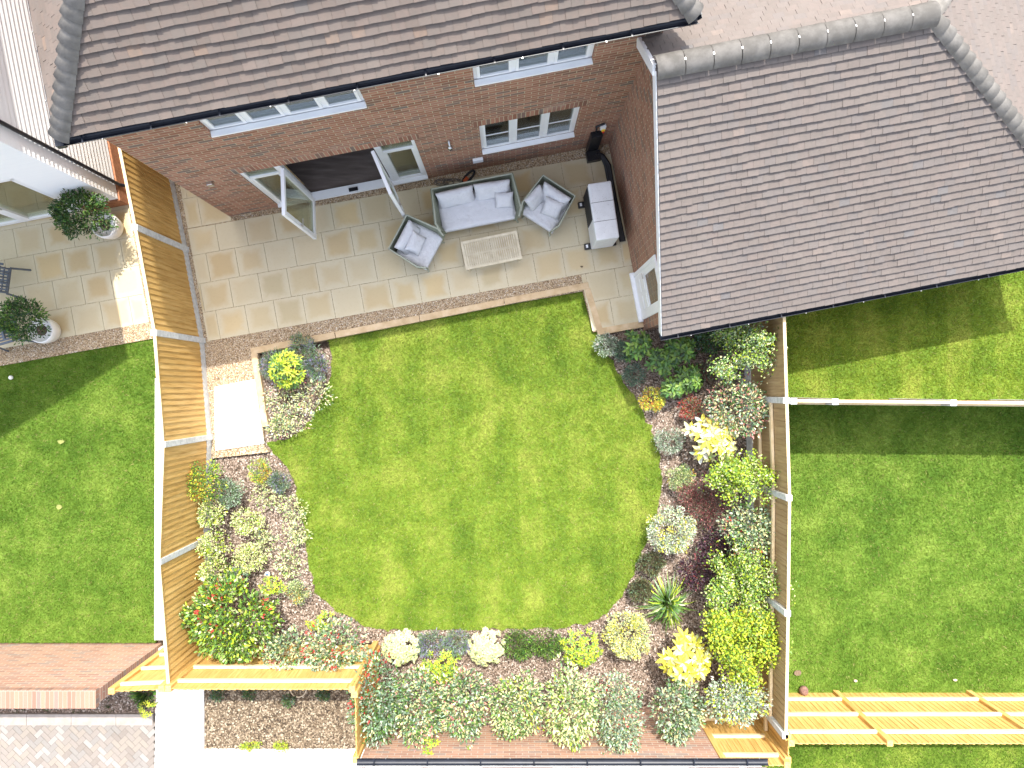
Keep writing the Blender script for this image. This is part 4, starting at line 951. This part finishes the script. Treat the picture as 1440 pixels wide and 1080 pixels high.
def blades(name, px, py, r, h, n, wd, pal, label, cat='plant', tip=None, spread=1.0, curve=.5, base=.15, lenj=.3, group=None, nt=0):
    """blades or stems that fan out from the base"""
    rng = np.random.default_rng(int(px * 5 + py * 11)); zc = h * .6; k = (H - zc) / 1000; root = plant_root(px, py, zc, name, label, cat, group); Rm = r * k
    ph = rng.uniform(0, 2 * np.pi, n); f = np.sqrt(rng.uniform(0, 1, n)) * spread; Ls = rng.uniform(1 - lenj, 1.05, n)
    b = np.c_[np.cos(ph) * f * Rm * base, np.sin(ph) * f * Rm * base, np.zeros(n)]; o = np.c_[np.cos(ph), np.sin(ph), np.zeros(n)]
    s_ = np.c_[-np.sin(ph), np.cos(ph), np.zeros(n)] + rng.normal(0, .3, (n, 3)) * np.array([1, 1, .3]); s_ = unit(s_); V = []
    reach = f * Rm * Ls * (1 - base * .85); hz = h * (1 - .55 * f ** 2) * rng.uniform(.75, 1.1, n)
    for i, (t, w_) in enumerate(((0, .7), (.35, 1), (.7, .8), (1.0, .08))):
        c = b + o * (reach * (t ** 1.3))[:, None] + np.c_[np.zeros((n, 2)), hz * (t * (1 + curve) - curve * t * t * (1 + f * .6))]
        w2 = (wd * w_ * rng.uniform(.8, 1.2, n))[:, None]; V += [c - s_ * w2, c + s_ * w2]
    V = np.stack(V, 1).reshape(-1, 3); F = np.array([(0, 1, 3, 2), (2, 3, 5, 4), (4, 5, 7, 6)]); F = (F[None] + 8 * np.arange(n)[:, None, None]).reshape(-1, 4)
    c = cols(n, pal, rng); cc = np.repeat(c, 8, 0).reshape(n, 8, 3)
    if tip: sel = rng.random(n) < .6; tc = cols(n, tip, rng); cc[sel, 4:, :] = tc[sel][:, None, :]
    npmesh('foliage', V, F, 'leaf', root, cc.reshape(-1, 3)); return root
def branchy(name, px, py, rx, ry, z0, z1, L, pal, label, cat='tree', nb=14, lpb=90, spread=.07, wr=.6, lean=(0, 0), group=None, tip=None):
    """small open tree: trunk at the foot, limbs fanning out with leaves along them"""
    rng = np.random.default_rng(int(px * 19 + py)); zc = (z0 + z1) / 2; k = (H - zc) / 1000; x, y = P(px, py, zc)
    root = empty(name, (x + lean[0], y + lean[1], ZL - .02), 0, label=label, cat=cat, group=group); C = np.array([-lean[0], -lean[1], zc - root.location.z]); R = np.array([rx * k, ry * k, (z1 - z0) / 2])
    m = MB(); top = C * np.array([.8, .8, .9]); m.tube([(0, 0, 0), tuple(top * .5), tuple(top)], [.028, .022, .014], 7); V = []; CC = []
    for i in range(nb):
        d = unit(rng.normal(0, 1, 3) * np.array([1, 1, .8])); d[2] = abs(d[2]) * .8 - .15; a = top * rng.uniform(.35, 1.0); e = C + d * R * rng.uniform(.75, 1.05); mid = (a + e) / 2 + rng.normal(0, .05, 3) + np.array([0, 0, .06])
        pts = np.array([(1 - t) ** 2 * a + 2 * t * (1 - t) * mid + t * t * e for t in np.linspace(0, 1, 7)]); m.tube([tuple(q) for q in pts], [.010 - .001 * j for j in range(7)], 5)
        tw = [pts]
        for j in range(4):
            q0 = pts[rng.integers(2, 6)]; q1 = q0 + unit(rng.normal(0, 1, 3) + unit(e - a) * .9) * R[0] * rng.uniform(.25, .5); tw.append(np.linspace(q0, q1, 4)); m.tube([tuple(q0), tuple(q1)], [.004, .002], 4)
        for q in tw:
            cnt = int(lpb * (.7 if len(q) == 4 else 1.0)); t = rng.uniform(.25 if len(q) > 4 else 0, 1, cnt) * (len(q) - 1); i0 = np.minimum(t.astype(int), len(q) - 2); b = q[i0] + (q[i0 + 1] - q[i0]) * (t - i0)[:, None] + rng.normal(0, spread, (cnt, 3)) * np.array([1, 1, .7])
            dd = rng.normal(0, 1, (cnt, 3)) + np.array([0, 0, .3]); Ls = L * rng.uniform(.6, 1.2, cnt); V.append(leaves(b, dd, unit(np.array([0, 0, 1.]) + rng.normal(0, .4, (cnt, 3))), Ls, Ls * wr * .5)); pq = tip if (tip and rng.random() < .25) else pal; CC.append(cols(cnt, pq, rng))
    V = np.concatenate(V); CC = np.concatenate(CC); npmesh('foliage', V, lfaces(len(CC)), 'leaf', root, np.repeat(CC, 6, 0)); m.build('trunk', 'stem', root); return root
def mound(name, px, py, r, h, L, pal, label, cat, tip=None, tipfrac=.35, wr=.2, n=1500, **kw):
    return bush(name, px, py, r * 1.02, r, -.05, h, L, pal, label, cat, n=n, wr=wr, lump=.2, nl=60, tip=tip, tipfrac=tipfrac, up=1.6, **kw)
def lavender(px, py, r, label, h=.32): return mound('lavender', px, py, r, h, .07, [('bg', 1), ('gg', 4), ('sil', 1.5), ('lt', 1)], label, 'lavender', [('lav', 3), ('gg', 1)], .4, .16, 1500, group='lavender plants')
# bed beside the patio, left
lavender(388, 512, 23, 'blue green lavender nearest the white slab, left of the yellow green laurel')
lavender(424, 491, 22, 'blue green lavender touching the sleeper above the yellow green laurel')
lavender(446, 516, 18, 'blue green lavender near the lawn, right of the yellow green laurel')
whorls('laurel_shrub', 404, 520, 26, 28, .05, .66, .095, 95, 7, [('dk', 1), ('md', 3), ('lt', 2)], 'round glossy dark laurel with bright yellow green shoots among three lavenders', tip=[('yel', 2), ('lime', 3)])
for px, py, r, lb in ((396, 560, 22, 'just below the glossy laurel'), (443, 556, 20, 'beside the curved lawn edge below the right lavender'), (414, 585, 21, 'in the middle of the bark, lowest but one'), (394, 600, 14, 'lowest left above the lawn tongue')):
    bush('variegated_creeper', px, py, r * 1.15, r * 1.05, .0, .24, .06, [('cream', 2.4), ('white', .8), ('pale', 2.5), ('gg', 2), ('lt', 1), ('brn', .5), ('pink', .4)], 'straggly cream and green ground plant ' + lb, 'ground plant', n=430, wr=.36, lump=.5, group='straggly cream ground plants')
# left strip along the fence
bush('berry_shrub', 287, 675, 30, 27, .3, 1.15, .05, [('lime', 2), ('lt', 3), ('md', 3)], 'upright green shrub with small yellow orange tips against the left fence, uppermost', tip=[('gold', 1), ('org', .5)], tipfrac=.25)
bush('grey_shrub', 322, 692, 20, 21, .0, .6, .035, [('gg', 3), ('sil', 3), ('md', 1)], 'rounded grey green shrub below right of the green orange tipped shrub', wr=.5)
for px, py, rx, ry, z1, lb in ((300, 721, 22, 21, .75, 'first below the grey green one, by the fence'), (302, 764, 23, 22, .8, 'second down along the fence'), (303, 801, 22, 22, .85, 'third down along the fence, touching the big glossy bush')):
    bush('variegated_shrub', px, py, rx, ry, .1, z1, .05, [('pale', 3), ('lime', 1.5), ('cream', 2), ('lt', 1.5)], 'pale yellow green variegated shrub, ' + lb, wr=.5, group='pale variegated shrubs')
for px, py, rx, ry, lb in ((348, 733, 25, 20, 'upper of the two low ones in open bark'), (351, 784, 24, 23, 'lower of the two low ones in open bark')):
    bush('variegated_shrub', px, py, rx, ry, .0, .45, .04, [('pale', 3), ('cream', 3), ('lime', 1), ('lt', 1)], 'pale lime cream mound, ' + lb, wr=.55, group='pale variegated shrubs')
bush('spirea', 365, 662, 17, 17, .0, .4, .032, [('lime', 3), ('lt', 2), ('gg', 2)], 'small yellow green spirea with orange leaves at the top of the left strip', tip=[('org', 2), ('gold', 2)], tipfrac=.35)
lavender(394, 676, 16, 'single lavender near the lawn at the top of the left strip')
for px, py, r, lb in ((376, 697, 17, 'under the single left strip lavender'), (413, 715, 16, 'on the left lawn edge, upper'), (417, 748, 15, 'on the left lawn edge, middle'), (408, 790, 18, 'on the left lawn edge, lower'), (372, 766, 15, 'between the two pale lime mounds')):
    bush('variegated_creeper', px, py, r * 1.15, r * 1.1, .0, .22, .055, [('cream', 3), ('pale', 3), ('lt', 1.5), ('gg', 1)], 'sparse pale straggly plant ' + lb, 'ground plant', n=330, wr=.4, lump=.5, group='straggly cream ground plants')
bush('grey_shrub', 333, 812, 20, 14, .0, .7, .035, [('gg', 3), ('sil', 2), ('md', 1)], 'grey green shrub squeezed above the big glossy bush', wr=.5)
bush('photinia_bush', 327, 869, 70, 66, .35, 1.75, .085, [('lime', 2), ('lt', 3.5), ('md', 2.6), ('pale', 1), ('olive', .8)], 'largest glossy yellow green bush in the lower left corner with red shoots', tip=[('red', 3), ('lt', 1)], tipfrac=.14, tippy=(-.2, .9, .2), wr=.46, lump=.16, nl=120, n=4800)
whorls('choisya', 386, 823, 22, 14, .0, .5, .07, 18, 6, [('lime', 3), ('yel', 1), ('lt', 2)], 'bright lime leaved plant above right of the big glossy bush')
whorls('choisya', 378, 850, 14, 12, .0, .4, .07, 10, 6, [('lime', 2), ('lt', 2), ('md', 1)], 'small lime plant tucked at the right side of the big glossy bush')
bush('spirea', 417, 833, 19, 18, .0, .4, .03, [('gg', 2), ('pale', 2), ('lt', 1)], 'low spirea with orange patch by the lower left lawn curve', tip=[('org', 2), ('gold', 1)], tipfrac=.25)
whorls('choisya', 452, 873, 22, 14, .0, .5, .07, 22, 6, [('lime', 3), ('yel', 2), ('lt', 2)], 'lime green plant behind the red edged shrubs near the lawn')
PM = [('gg', 3), ('sil', 2), ('cream', 1.6), ('md', 2), ('pale', 1)]
bush('photinia_shrub', 405, 917, 33, 34, .3, 1.4, .072, PM, 'pink edged variegated shrub in front of the lower left rails, left one', tip=[('pink', 2), ('red', 2)], tipfrac=.3, tippy=(-.6, -.5, 0), wr=.45)
bush('photinia_shrub', 471, 909, 47, 42, .3, 1.5, .072, PM, 'grey green cream shrub with few red leaves beside the end of the lower left rails', tip=[('red', 2), ('pink', 1)], tipfrac=.12, wr=.45)
bush('photinia_shrub', 532, 981, 39, 68, .6, 2.1, .072, [('gg', 4), ('md', 3), ('sil', 2), ('cream', .6)], 'tall dark green red flecked shrub leaning over the garage brick, leftmost', tip=[('red', 3)], tipfrac=.2, tippy=(-.6, .2, 0), wr=.45)
# bottom bed
TV = [('gg', 3.2), ('sil', 2.2), ('cream', 1.5), ('pale', 1.6), ('md', 2.8), ('dk', 1), ('lt', 1)]
bush('photinia_shrub', 590, 990, 38, 58, .6, 2.0, .072, TV, 'tall variegated shrub in front of the garage, second from the left', wr=.42, tip=[('pink', 1), ('cream', 1)], tipfrac=.1)
bush('photinia_shrub', 652, 986, 40, 52, .6, 1.9, .072, TV, 'tall variegated shrub in front of the garage, third from the left', wr=.42, tip=[('pink', 1), ('cream', 1)], tipfrac=.15)
bush('photinia_shrub', 726, 990, 43, 50, .6, 1.9, .065, [('gg', 2), ('lt', 1.6), ('cream', 2), ('pale', 2), ('md', 1.5)], 'tall yellowish variegated shrub in front of the garage, fourth from the left', wr=.45, tip=[('lime', 2), ('yel', 1)], tipfrac=.18, tippy=(.6, .5, 0))
bush('photinia_shrub', 803, 990, 40, 62, .6, 2.1, .075, [('pale', 3), ('cream', 3), ('lt', 1.5), ('gg', 1.5), ('md', 1)], 'tall cream leaved shrub in front of the garage, fifth from the left', wr=.42, tip=[('lime', 2), ('lt', 1)], tipfrac=.1, tippy=(-.6, -.3, 0))
bush('photinia_shrub', 868, 1001, 34, 62, .6, 2.1, .055, [('gg', 3), ('sil', 3), ('cream', 1.5), ('md', 1)], 'tall slim grey variegated shrub in front of the garage, sixth from the left', wr=.45, tip=[('pink', 1), ('red', .6)], tipfrac=.06)
bush('photinia_shrub', 949, 993, 40, 48, .5, 1.8, .072, [('gg', 3), ('sil', 3), ('cream', 2), ('md', 2)], 'tall grey green variegated shrub at the right end of the garage brick', wr=.42)
whorls('choisya', 606, 1046, 14, 20, 1.0, 1.75, .08, 12, 6, [('lime', 3), ('yel', 2), ('lt', 1)], 'lime shoot cluster poking out below the second tall shrub by the garage gutter')
for px, rx, ry, lb in ((564, 28, 26, 'left'), (684, 26, 27, 'right')):
    whorls('euphorbia', px, 910, rx, ry, .0, .42, .055, 90, 9, [('pale', 4), ('cream', 2), ('sil', 1)], 'pale cream green flower mound at the lower lawn edge, %s of the lavender pair' % lb, 'plant', wr=.6, tilt=.2)
lavender(605, 905, 20, 'left one of the lavender pair at the lower lawn edge')
lavender(643, 902, 19, 'right one of the lavender pair at the lower lawn edge')
whorls('choisya', 621, 938, 29, 24, .0, .55, .075, 55, 6, [('lime', 3), ('lt', 2), ('yel', 1)], 'lime green mound below the lavender pair')
for px, rx, lb in ((729, 22, 'left'), (769, 23, 'right')):
    mound('hebe', px, 905, rx, .4, .06, [('md', 4), ('lt', 3), ('olive', 2), ('dk', 1)], 'dense dark green hebe dome at the lower lawn edge, %s one of two' % lb, 'shrub', wr=.3, n=1700)
whorls('choisya', 817, 911, 31, 27, .0, .6, .085, 48, 6, [('lime', 3), ('lt', 3), ('yel', 1)], 'lime green mound at the lower lawn edge right of the hebe domes')
bush('euonymus_dome', 881, 893, 37, 40, .0, .7, .038, [('pale', 3), ('cream', 2.5), ('gold', 1.2), ('gg', 1.5)], 'neatly rounded cream yellow euonymus dome right of the lower lime mound', wr=.55, lump=.12, nl=150, n=4200, tip=[('gold', 1), ('yel', 1)], tipfrac=.12)
# right bed
bush('euonymus_dome', 944, 746, 38, 38, .0, .75, .036, [('sil', 2.5), ('white', 2), ('pale', 2), ('gg', 1.5)], 'large round silver yellow euonymus dome overhanging the right lawn edge', wr=.55, lump=.12, nl=150, n=4600, tip=[('gold', 1), ('yel', 2)], tipfrac=.22)
for px, py, r, lb in ((916, 793, 17, 'upper'), (900, 829, 17, 'lower')):
    mound('heather', px, py, r * 1.1, .3, .055, [('brn', 3), ('olive', 4), ('gg', 1.5)], 'small dark brown heather mound by the right lawn edge, %s one' % lb, 'heather', wr=.3, n=2200)
blades('phormium', 944, 856, 52, .85, 170, .012, [('lt', 3), ('lime', 1.5), ('pale', 1), ('md', 3), ('gg', 1)], 'spiky yellow striped sword leaved plant at the lower right of the lawn', 'plant', spread=1, curve=1.3, base=.06)
whorls('aucuba', 961, 925, 41, 38, .2, 1.15, .19, 22, 7, [('gold', 4), ('cream', 2.4), ('yel', 1.5)], 'shrub of large butter yellow leaves beside the spiky plant, lower of two', wr=.42, tilt=.2)
whorls('aucuba', 1002, 615, 39, 36, .2, 1.0, .18, 21, 7, [('cream', 4), ('gold', 3), ('white', 1)], 'shrub of large pale yellow leaves in the upper right bed, upper of two', wr=.42, tilt=.2)
bush('heuchera', 984, 804, 32, 28, .0, .55, .045, [('pur', 4), ('mar', 1), ('brn', .6)], 'dark purple leaved shrub above the spiky plant', wr=.7)
bush('heuchera', 1006, 770, 27, 30, .0, .6, .045, [('pur', 4), ('mar', .6), ('dk', .5)], 'blackish purple shrub between the silver dome and the fence', wr=.7)
bush('bronze_shrub', 992, 700, 42, 40, .0, .55, .035, [('mar', 3), ('brn', 2), ('pink', .7), ('gg', .5)], 'feathery dusky red shrub above right of the silver dome', wr=.34, dens=.9)
bush('spirea', 955, 671, 21, 20, .0, .42, .03, [('pale', 3), ('lt', 2), ('gg', 2)], 'pale green spirea dome with orange dots on the right lawn edge', tip=[('org', 2), ('gold', 1)], tipfrac=.15)
mound('santolina', 940, 620, 21, 0.35, .06, [('sil', 4), ('gg', 2), ('white', 1.5)], 'silver green feathery plant on the right lawn edge left of the pale yellow leaves', 'plant', wr=.22, n=1300)
bush('spirea', 971, 574, 18, 17, .0, .4, .03, [('red', 3), ('pink', 2), ('gg', 1)], 'small red leaved spirea above the pale yellow shrub', tip=[('gg', 1), ('lt', 1)], tipfrac=.3)
bush('spirea', 918, 561, 18, 18, .0, .4, .032, [('lime', 2), ('gold', 3), ('lt', 1.5)], 'yellow orange spirea by the right lawn edge under the wing roof shadow', tip=[('org', 2)], tipfrac=.3)
mound('santolina', 851, 486, 17, 0.3, .06, [('sil', 4), ('gg', 2), ('white', 1.5)], 'silver grey plant at the corner of the lawn beside the patio sleeper', 'plant', wr=.22, n=1300)
mound('rosemary', 876, 494, 15, 0.3, .05, [('bg', 3), ('gg', 2)], 'blue green tufted plant right of the silver corner plant', 'plant', wr=.22, n=1300)
mound('rosemary', 892, 527, 17, 0.3, .05, [('bg', 3), ('gg', 2)], 'dark blue green tufted plant in the shaded bed above the yellow orange spirea', 'plant', wr=.22, n=1300)
SK = [('md', 3), ('lt', 3), ('dk', 1)]
for px, py, rx, ry, z1, lb in ((895, 485, 20, 22, .6, 'leftmost, below the side door'), (929, 508, 22, 20, .6, 'under the wing roof corner'), (955, 492, 22, 18, .8, 'touching the wing gutter'), (966, 533, 22, 18, .6, 'in front of the dark red one'), (944, 546, 17, 14, .5, 'above the yellow orange spirea')):
    whorls('skimmia', px, py, rx * 1.1, ry * 1.1, .05, z1, .13, 17, 7, SK, 'dark green broad leaved skimmia, ' + lb, wr=.45, tilt=.15, group='broad leaved skimmias')
bush('bronze_shrub', 990, 522, 16, 16, .0, .45, .035, [('mar', 3), ('gg', 2), ('dk', 2)], 'small dark red and green shrub in the roof shadow', wr=.4)
bush('dark_shrub', 1005, 480, 34, 22, .1, .9, .05, [('dk', 3), ('md', 2), ('bg', 2)], 'dark green shrub half under the wing roof edge', wr=.5)
bush('photinia_shrub', 1040, 573, 46, 45, .3, 1.45, .065, [('gg', 3), ('sil', 2), ('cream', 2), ('pink', 1.2), ('md', 2)], 'pink and cream variegated shrub against the upper right fence', wr=.45, tip=[('pink', 2), ('cream', 1)], tipfrac=.2)
branchy('amelanchier_tree', 1045, 495, 56, 50, .8, 2.3, .045, [('pale', 2), ('lt', 3), ('gg', 2), ('lime', 1)], 'open pale green small tree reaching over the upper right fence near the roof', nb=17, lpb=85, lean=(-.3, .1))
branchy('lime_tree', 1046, 668, 48, 42, .7, 1.9, .05, [('lime', 3), ('lt', 3), ('pale', 1)], 'open lime green small tree below the pale yellow shrub by the right fence', nb=16, lpb=85, lean=(-.2, .1))
bush('photinia_shrub', 1054, 746, 44, 40, .3, 1.5, .065, [('gg', 3), ('sil', 2), ('cream', 2), ('pale', 1.5), ('md', 2)], 'cream and grey green shrub against the middle of the right fence', wr=.5, tip=[('red', 2), ('pink', 1)], tipfrac=.08, tippy=(-.7, -.3, 0))
branchy('lime_tree', 1050, 822, 60, 58, .7, 2.0, .045, [('lime', 2), ('lt', 3), ('pale', 1.5), ('md', 1)], 'open green small tree along the lower right fence above the dense lime tree', nb=24, lpb=95, lean=(-.3, .1))
branchy('golden_tree', 1048, 905, 60, 62, .7, 2.1, .058, [('lime', 4), ('yel', 2), ('lt', 2.4)], 'dense bright lime small tree in the lower right bed corner', nb=26, lpb=105, spread=.08, lean=(-.3, .2))
bush('elaeagnus', 1030, 982, 48, 32, .7, 1.9, .06, [('sil', 3), ('white', 1.5), ('gg', 2), ('cream', 1)], 'silver white variegated shrub below the dense lime tree at the fence corner', wr=.45, tip=[('lime', 2), ('yel', 1)], tipfrac=.3, tippy=(0, .4, .4))
# front beds
for px, py, lb in ((306, 976, 'left'), (352, 974, 'second'), (405, 985, 'third, beside the hose loop'), (455, 977, 'right')):
    bush('bedding_plant', px, py, 10, 9, .0, .2, .04, [('dk', 2), ('md', 2), ('bg', 1)], 'small dark bedding plant under the lower left fence, ' + lb, 'plant', group='small dark bedding plants')
for px, py, lb in ((352, 1050, 'left'), (396, 1050, 'right')):
    bush('weed_clump', px, py, 15, 6, .0, .15, .035, [('lime', 3), ('yel', 1), ('lt', 1)], 'small lime weeds on the lower rim of the tan bark bed, ' + lb, 'weeds')
blades('strap_plant', 193, 985, 24, .35, 150, .012, [('md', 3), ('lt', 2), ('dk', 1)], 'dark green strap leaved clump beside the pale path at the end of the brick wall', 'plant', curve=.6, base=.4)
whorls('choisya', 208, 996, 11, 14, .0, .3, .06, 10, 6, [('lime', 3), ('yel', 2)], 'small lime plant next to the strap leaved clump')
for i, px in enumerate((20, 60, 100, 150)):
    blades('groundcover', px, 1000 - (i % 2) * 3, 13, .12, 110, .008, [('md', 2), ('dk', 2), ('olive', 1)], 'low green clump under the pale brick wall, %s' % ('leftmost', 'second from the left', 'third from the left', 'nearest the strap leaved clump')[i], 'plant', curve=.6, base=.7, group='low clumps under the brick wall')
# potted shrubs
def potted(px, py, bx, by, rx, ry, label, z1=1.15):
    x, y = P(px, py, .3); r = empty('plant_pot', (x, y, 0), 0, label=label.replace('dark green leafy shrub in a white pot', 'round white pot with a bay shrub'), cat='pot')
    MB().lathe([(0, .0), (.15, .0), (.22, .12), (.255, .30), (.25, .42), (.225, .43), (.215, .38), (0, .36)], (0, 0, 0), 28).build('pot', 'pot_white', r)
    MB().lathe([(0, .37), (.2, .37), (.2, .365)], (0, 0, 0), 20).build('earth', 'soil', r)
    t = bush('bay_shrub', bx, by, rx, ry, .42, z1, .062, [('dk', 3), ('md', 2.2), ('olive', .8)], label, wr=.38, tip=[('lt', 2), ('md', 1)], tipfrac=.15, lump=.2, dens=1.7)
    t.location.z = 0
potted(151, 318, 123, 304, 43, 36, 'dark green leafy shrub in a white pot by the white house corner', 1.3)
potted(62, 465, 40, 451, 35, 33, 'dark green leafy shrub in a white pot beside the dark chair', 1.2)
#PLANTS_END
# ------------------------------------------------------------------ camera, light, sky
cam = bpy.data.cameras.new('camera'); cam.sensor_width = 36; cam.lens = 25; cam.shift_x = 4 / 1440; cam.shift_y = 8 / 1440; cam.clip_end = 2000
co = bpy.data.objects.new('camera', cam); co.location = (0, 0, H); COL.objects.link(co); S.camera = co
sd = Vector((-.09, -.53, -1)).normalized()
su = bpy.data.lights.new('sun', 'SUN'); su.energy = 2.0; su.angle = R_(.6); su.color = (1, .96, .88)
so = bpy.data.objects.new('sun', su); so.rotation_euler = sd.to_track_quat('-Z', 'Y').to_euler(); so.location = (3, 8, 20); COL.objects.link(so)
w = bpy.data.worlds.new('World'); S.world = w; w.use_nodes = True; nt = w.node_tree
sky = nt.nodes.new('ShaderNodeTexSky'); sky.sky_type = 'NISHITA'; sky.sun_disc = False; sky.sun_elevation = R_(62); sky.sun_rotation = R_(6); sky.dust_density = 3.0; sky.ozone_density = 1.0; sky.air_density = 1.0
bg = nt.nodes['Background']; hs = nt.nodes.new('ShaderNodeHueSaturation'); hs.inputs['Saturation'].default_value = .55; nt.links.new(sky.outputs[0], hs.inputs['Color']); nt.links.new(hs.outputs[0], bg.inputs[0]); bg.inputs[1].default_value = .15
S.view_settings.view_transform = 'Standard'; S.view_settings.look = 'None'; S.view_settings.exposure = 1.93; S.view_settings.gamma = 1
S.cycles.max_bounces = 6; S.cycles.transparent_max_bounces = 10
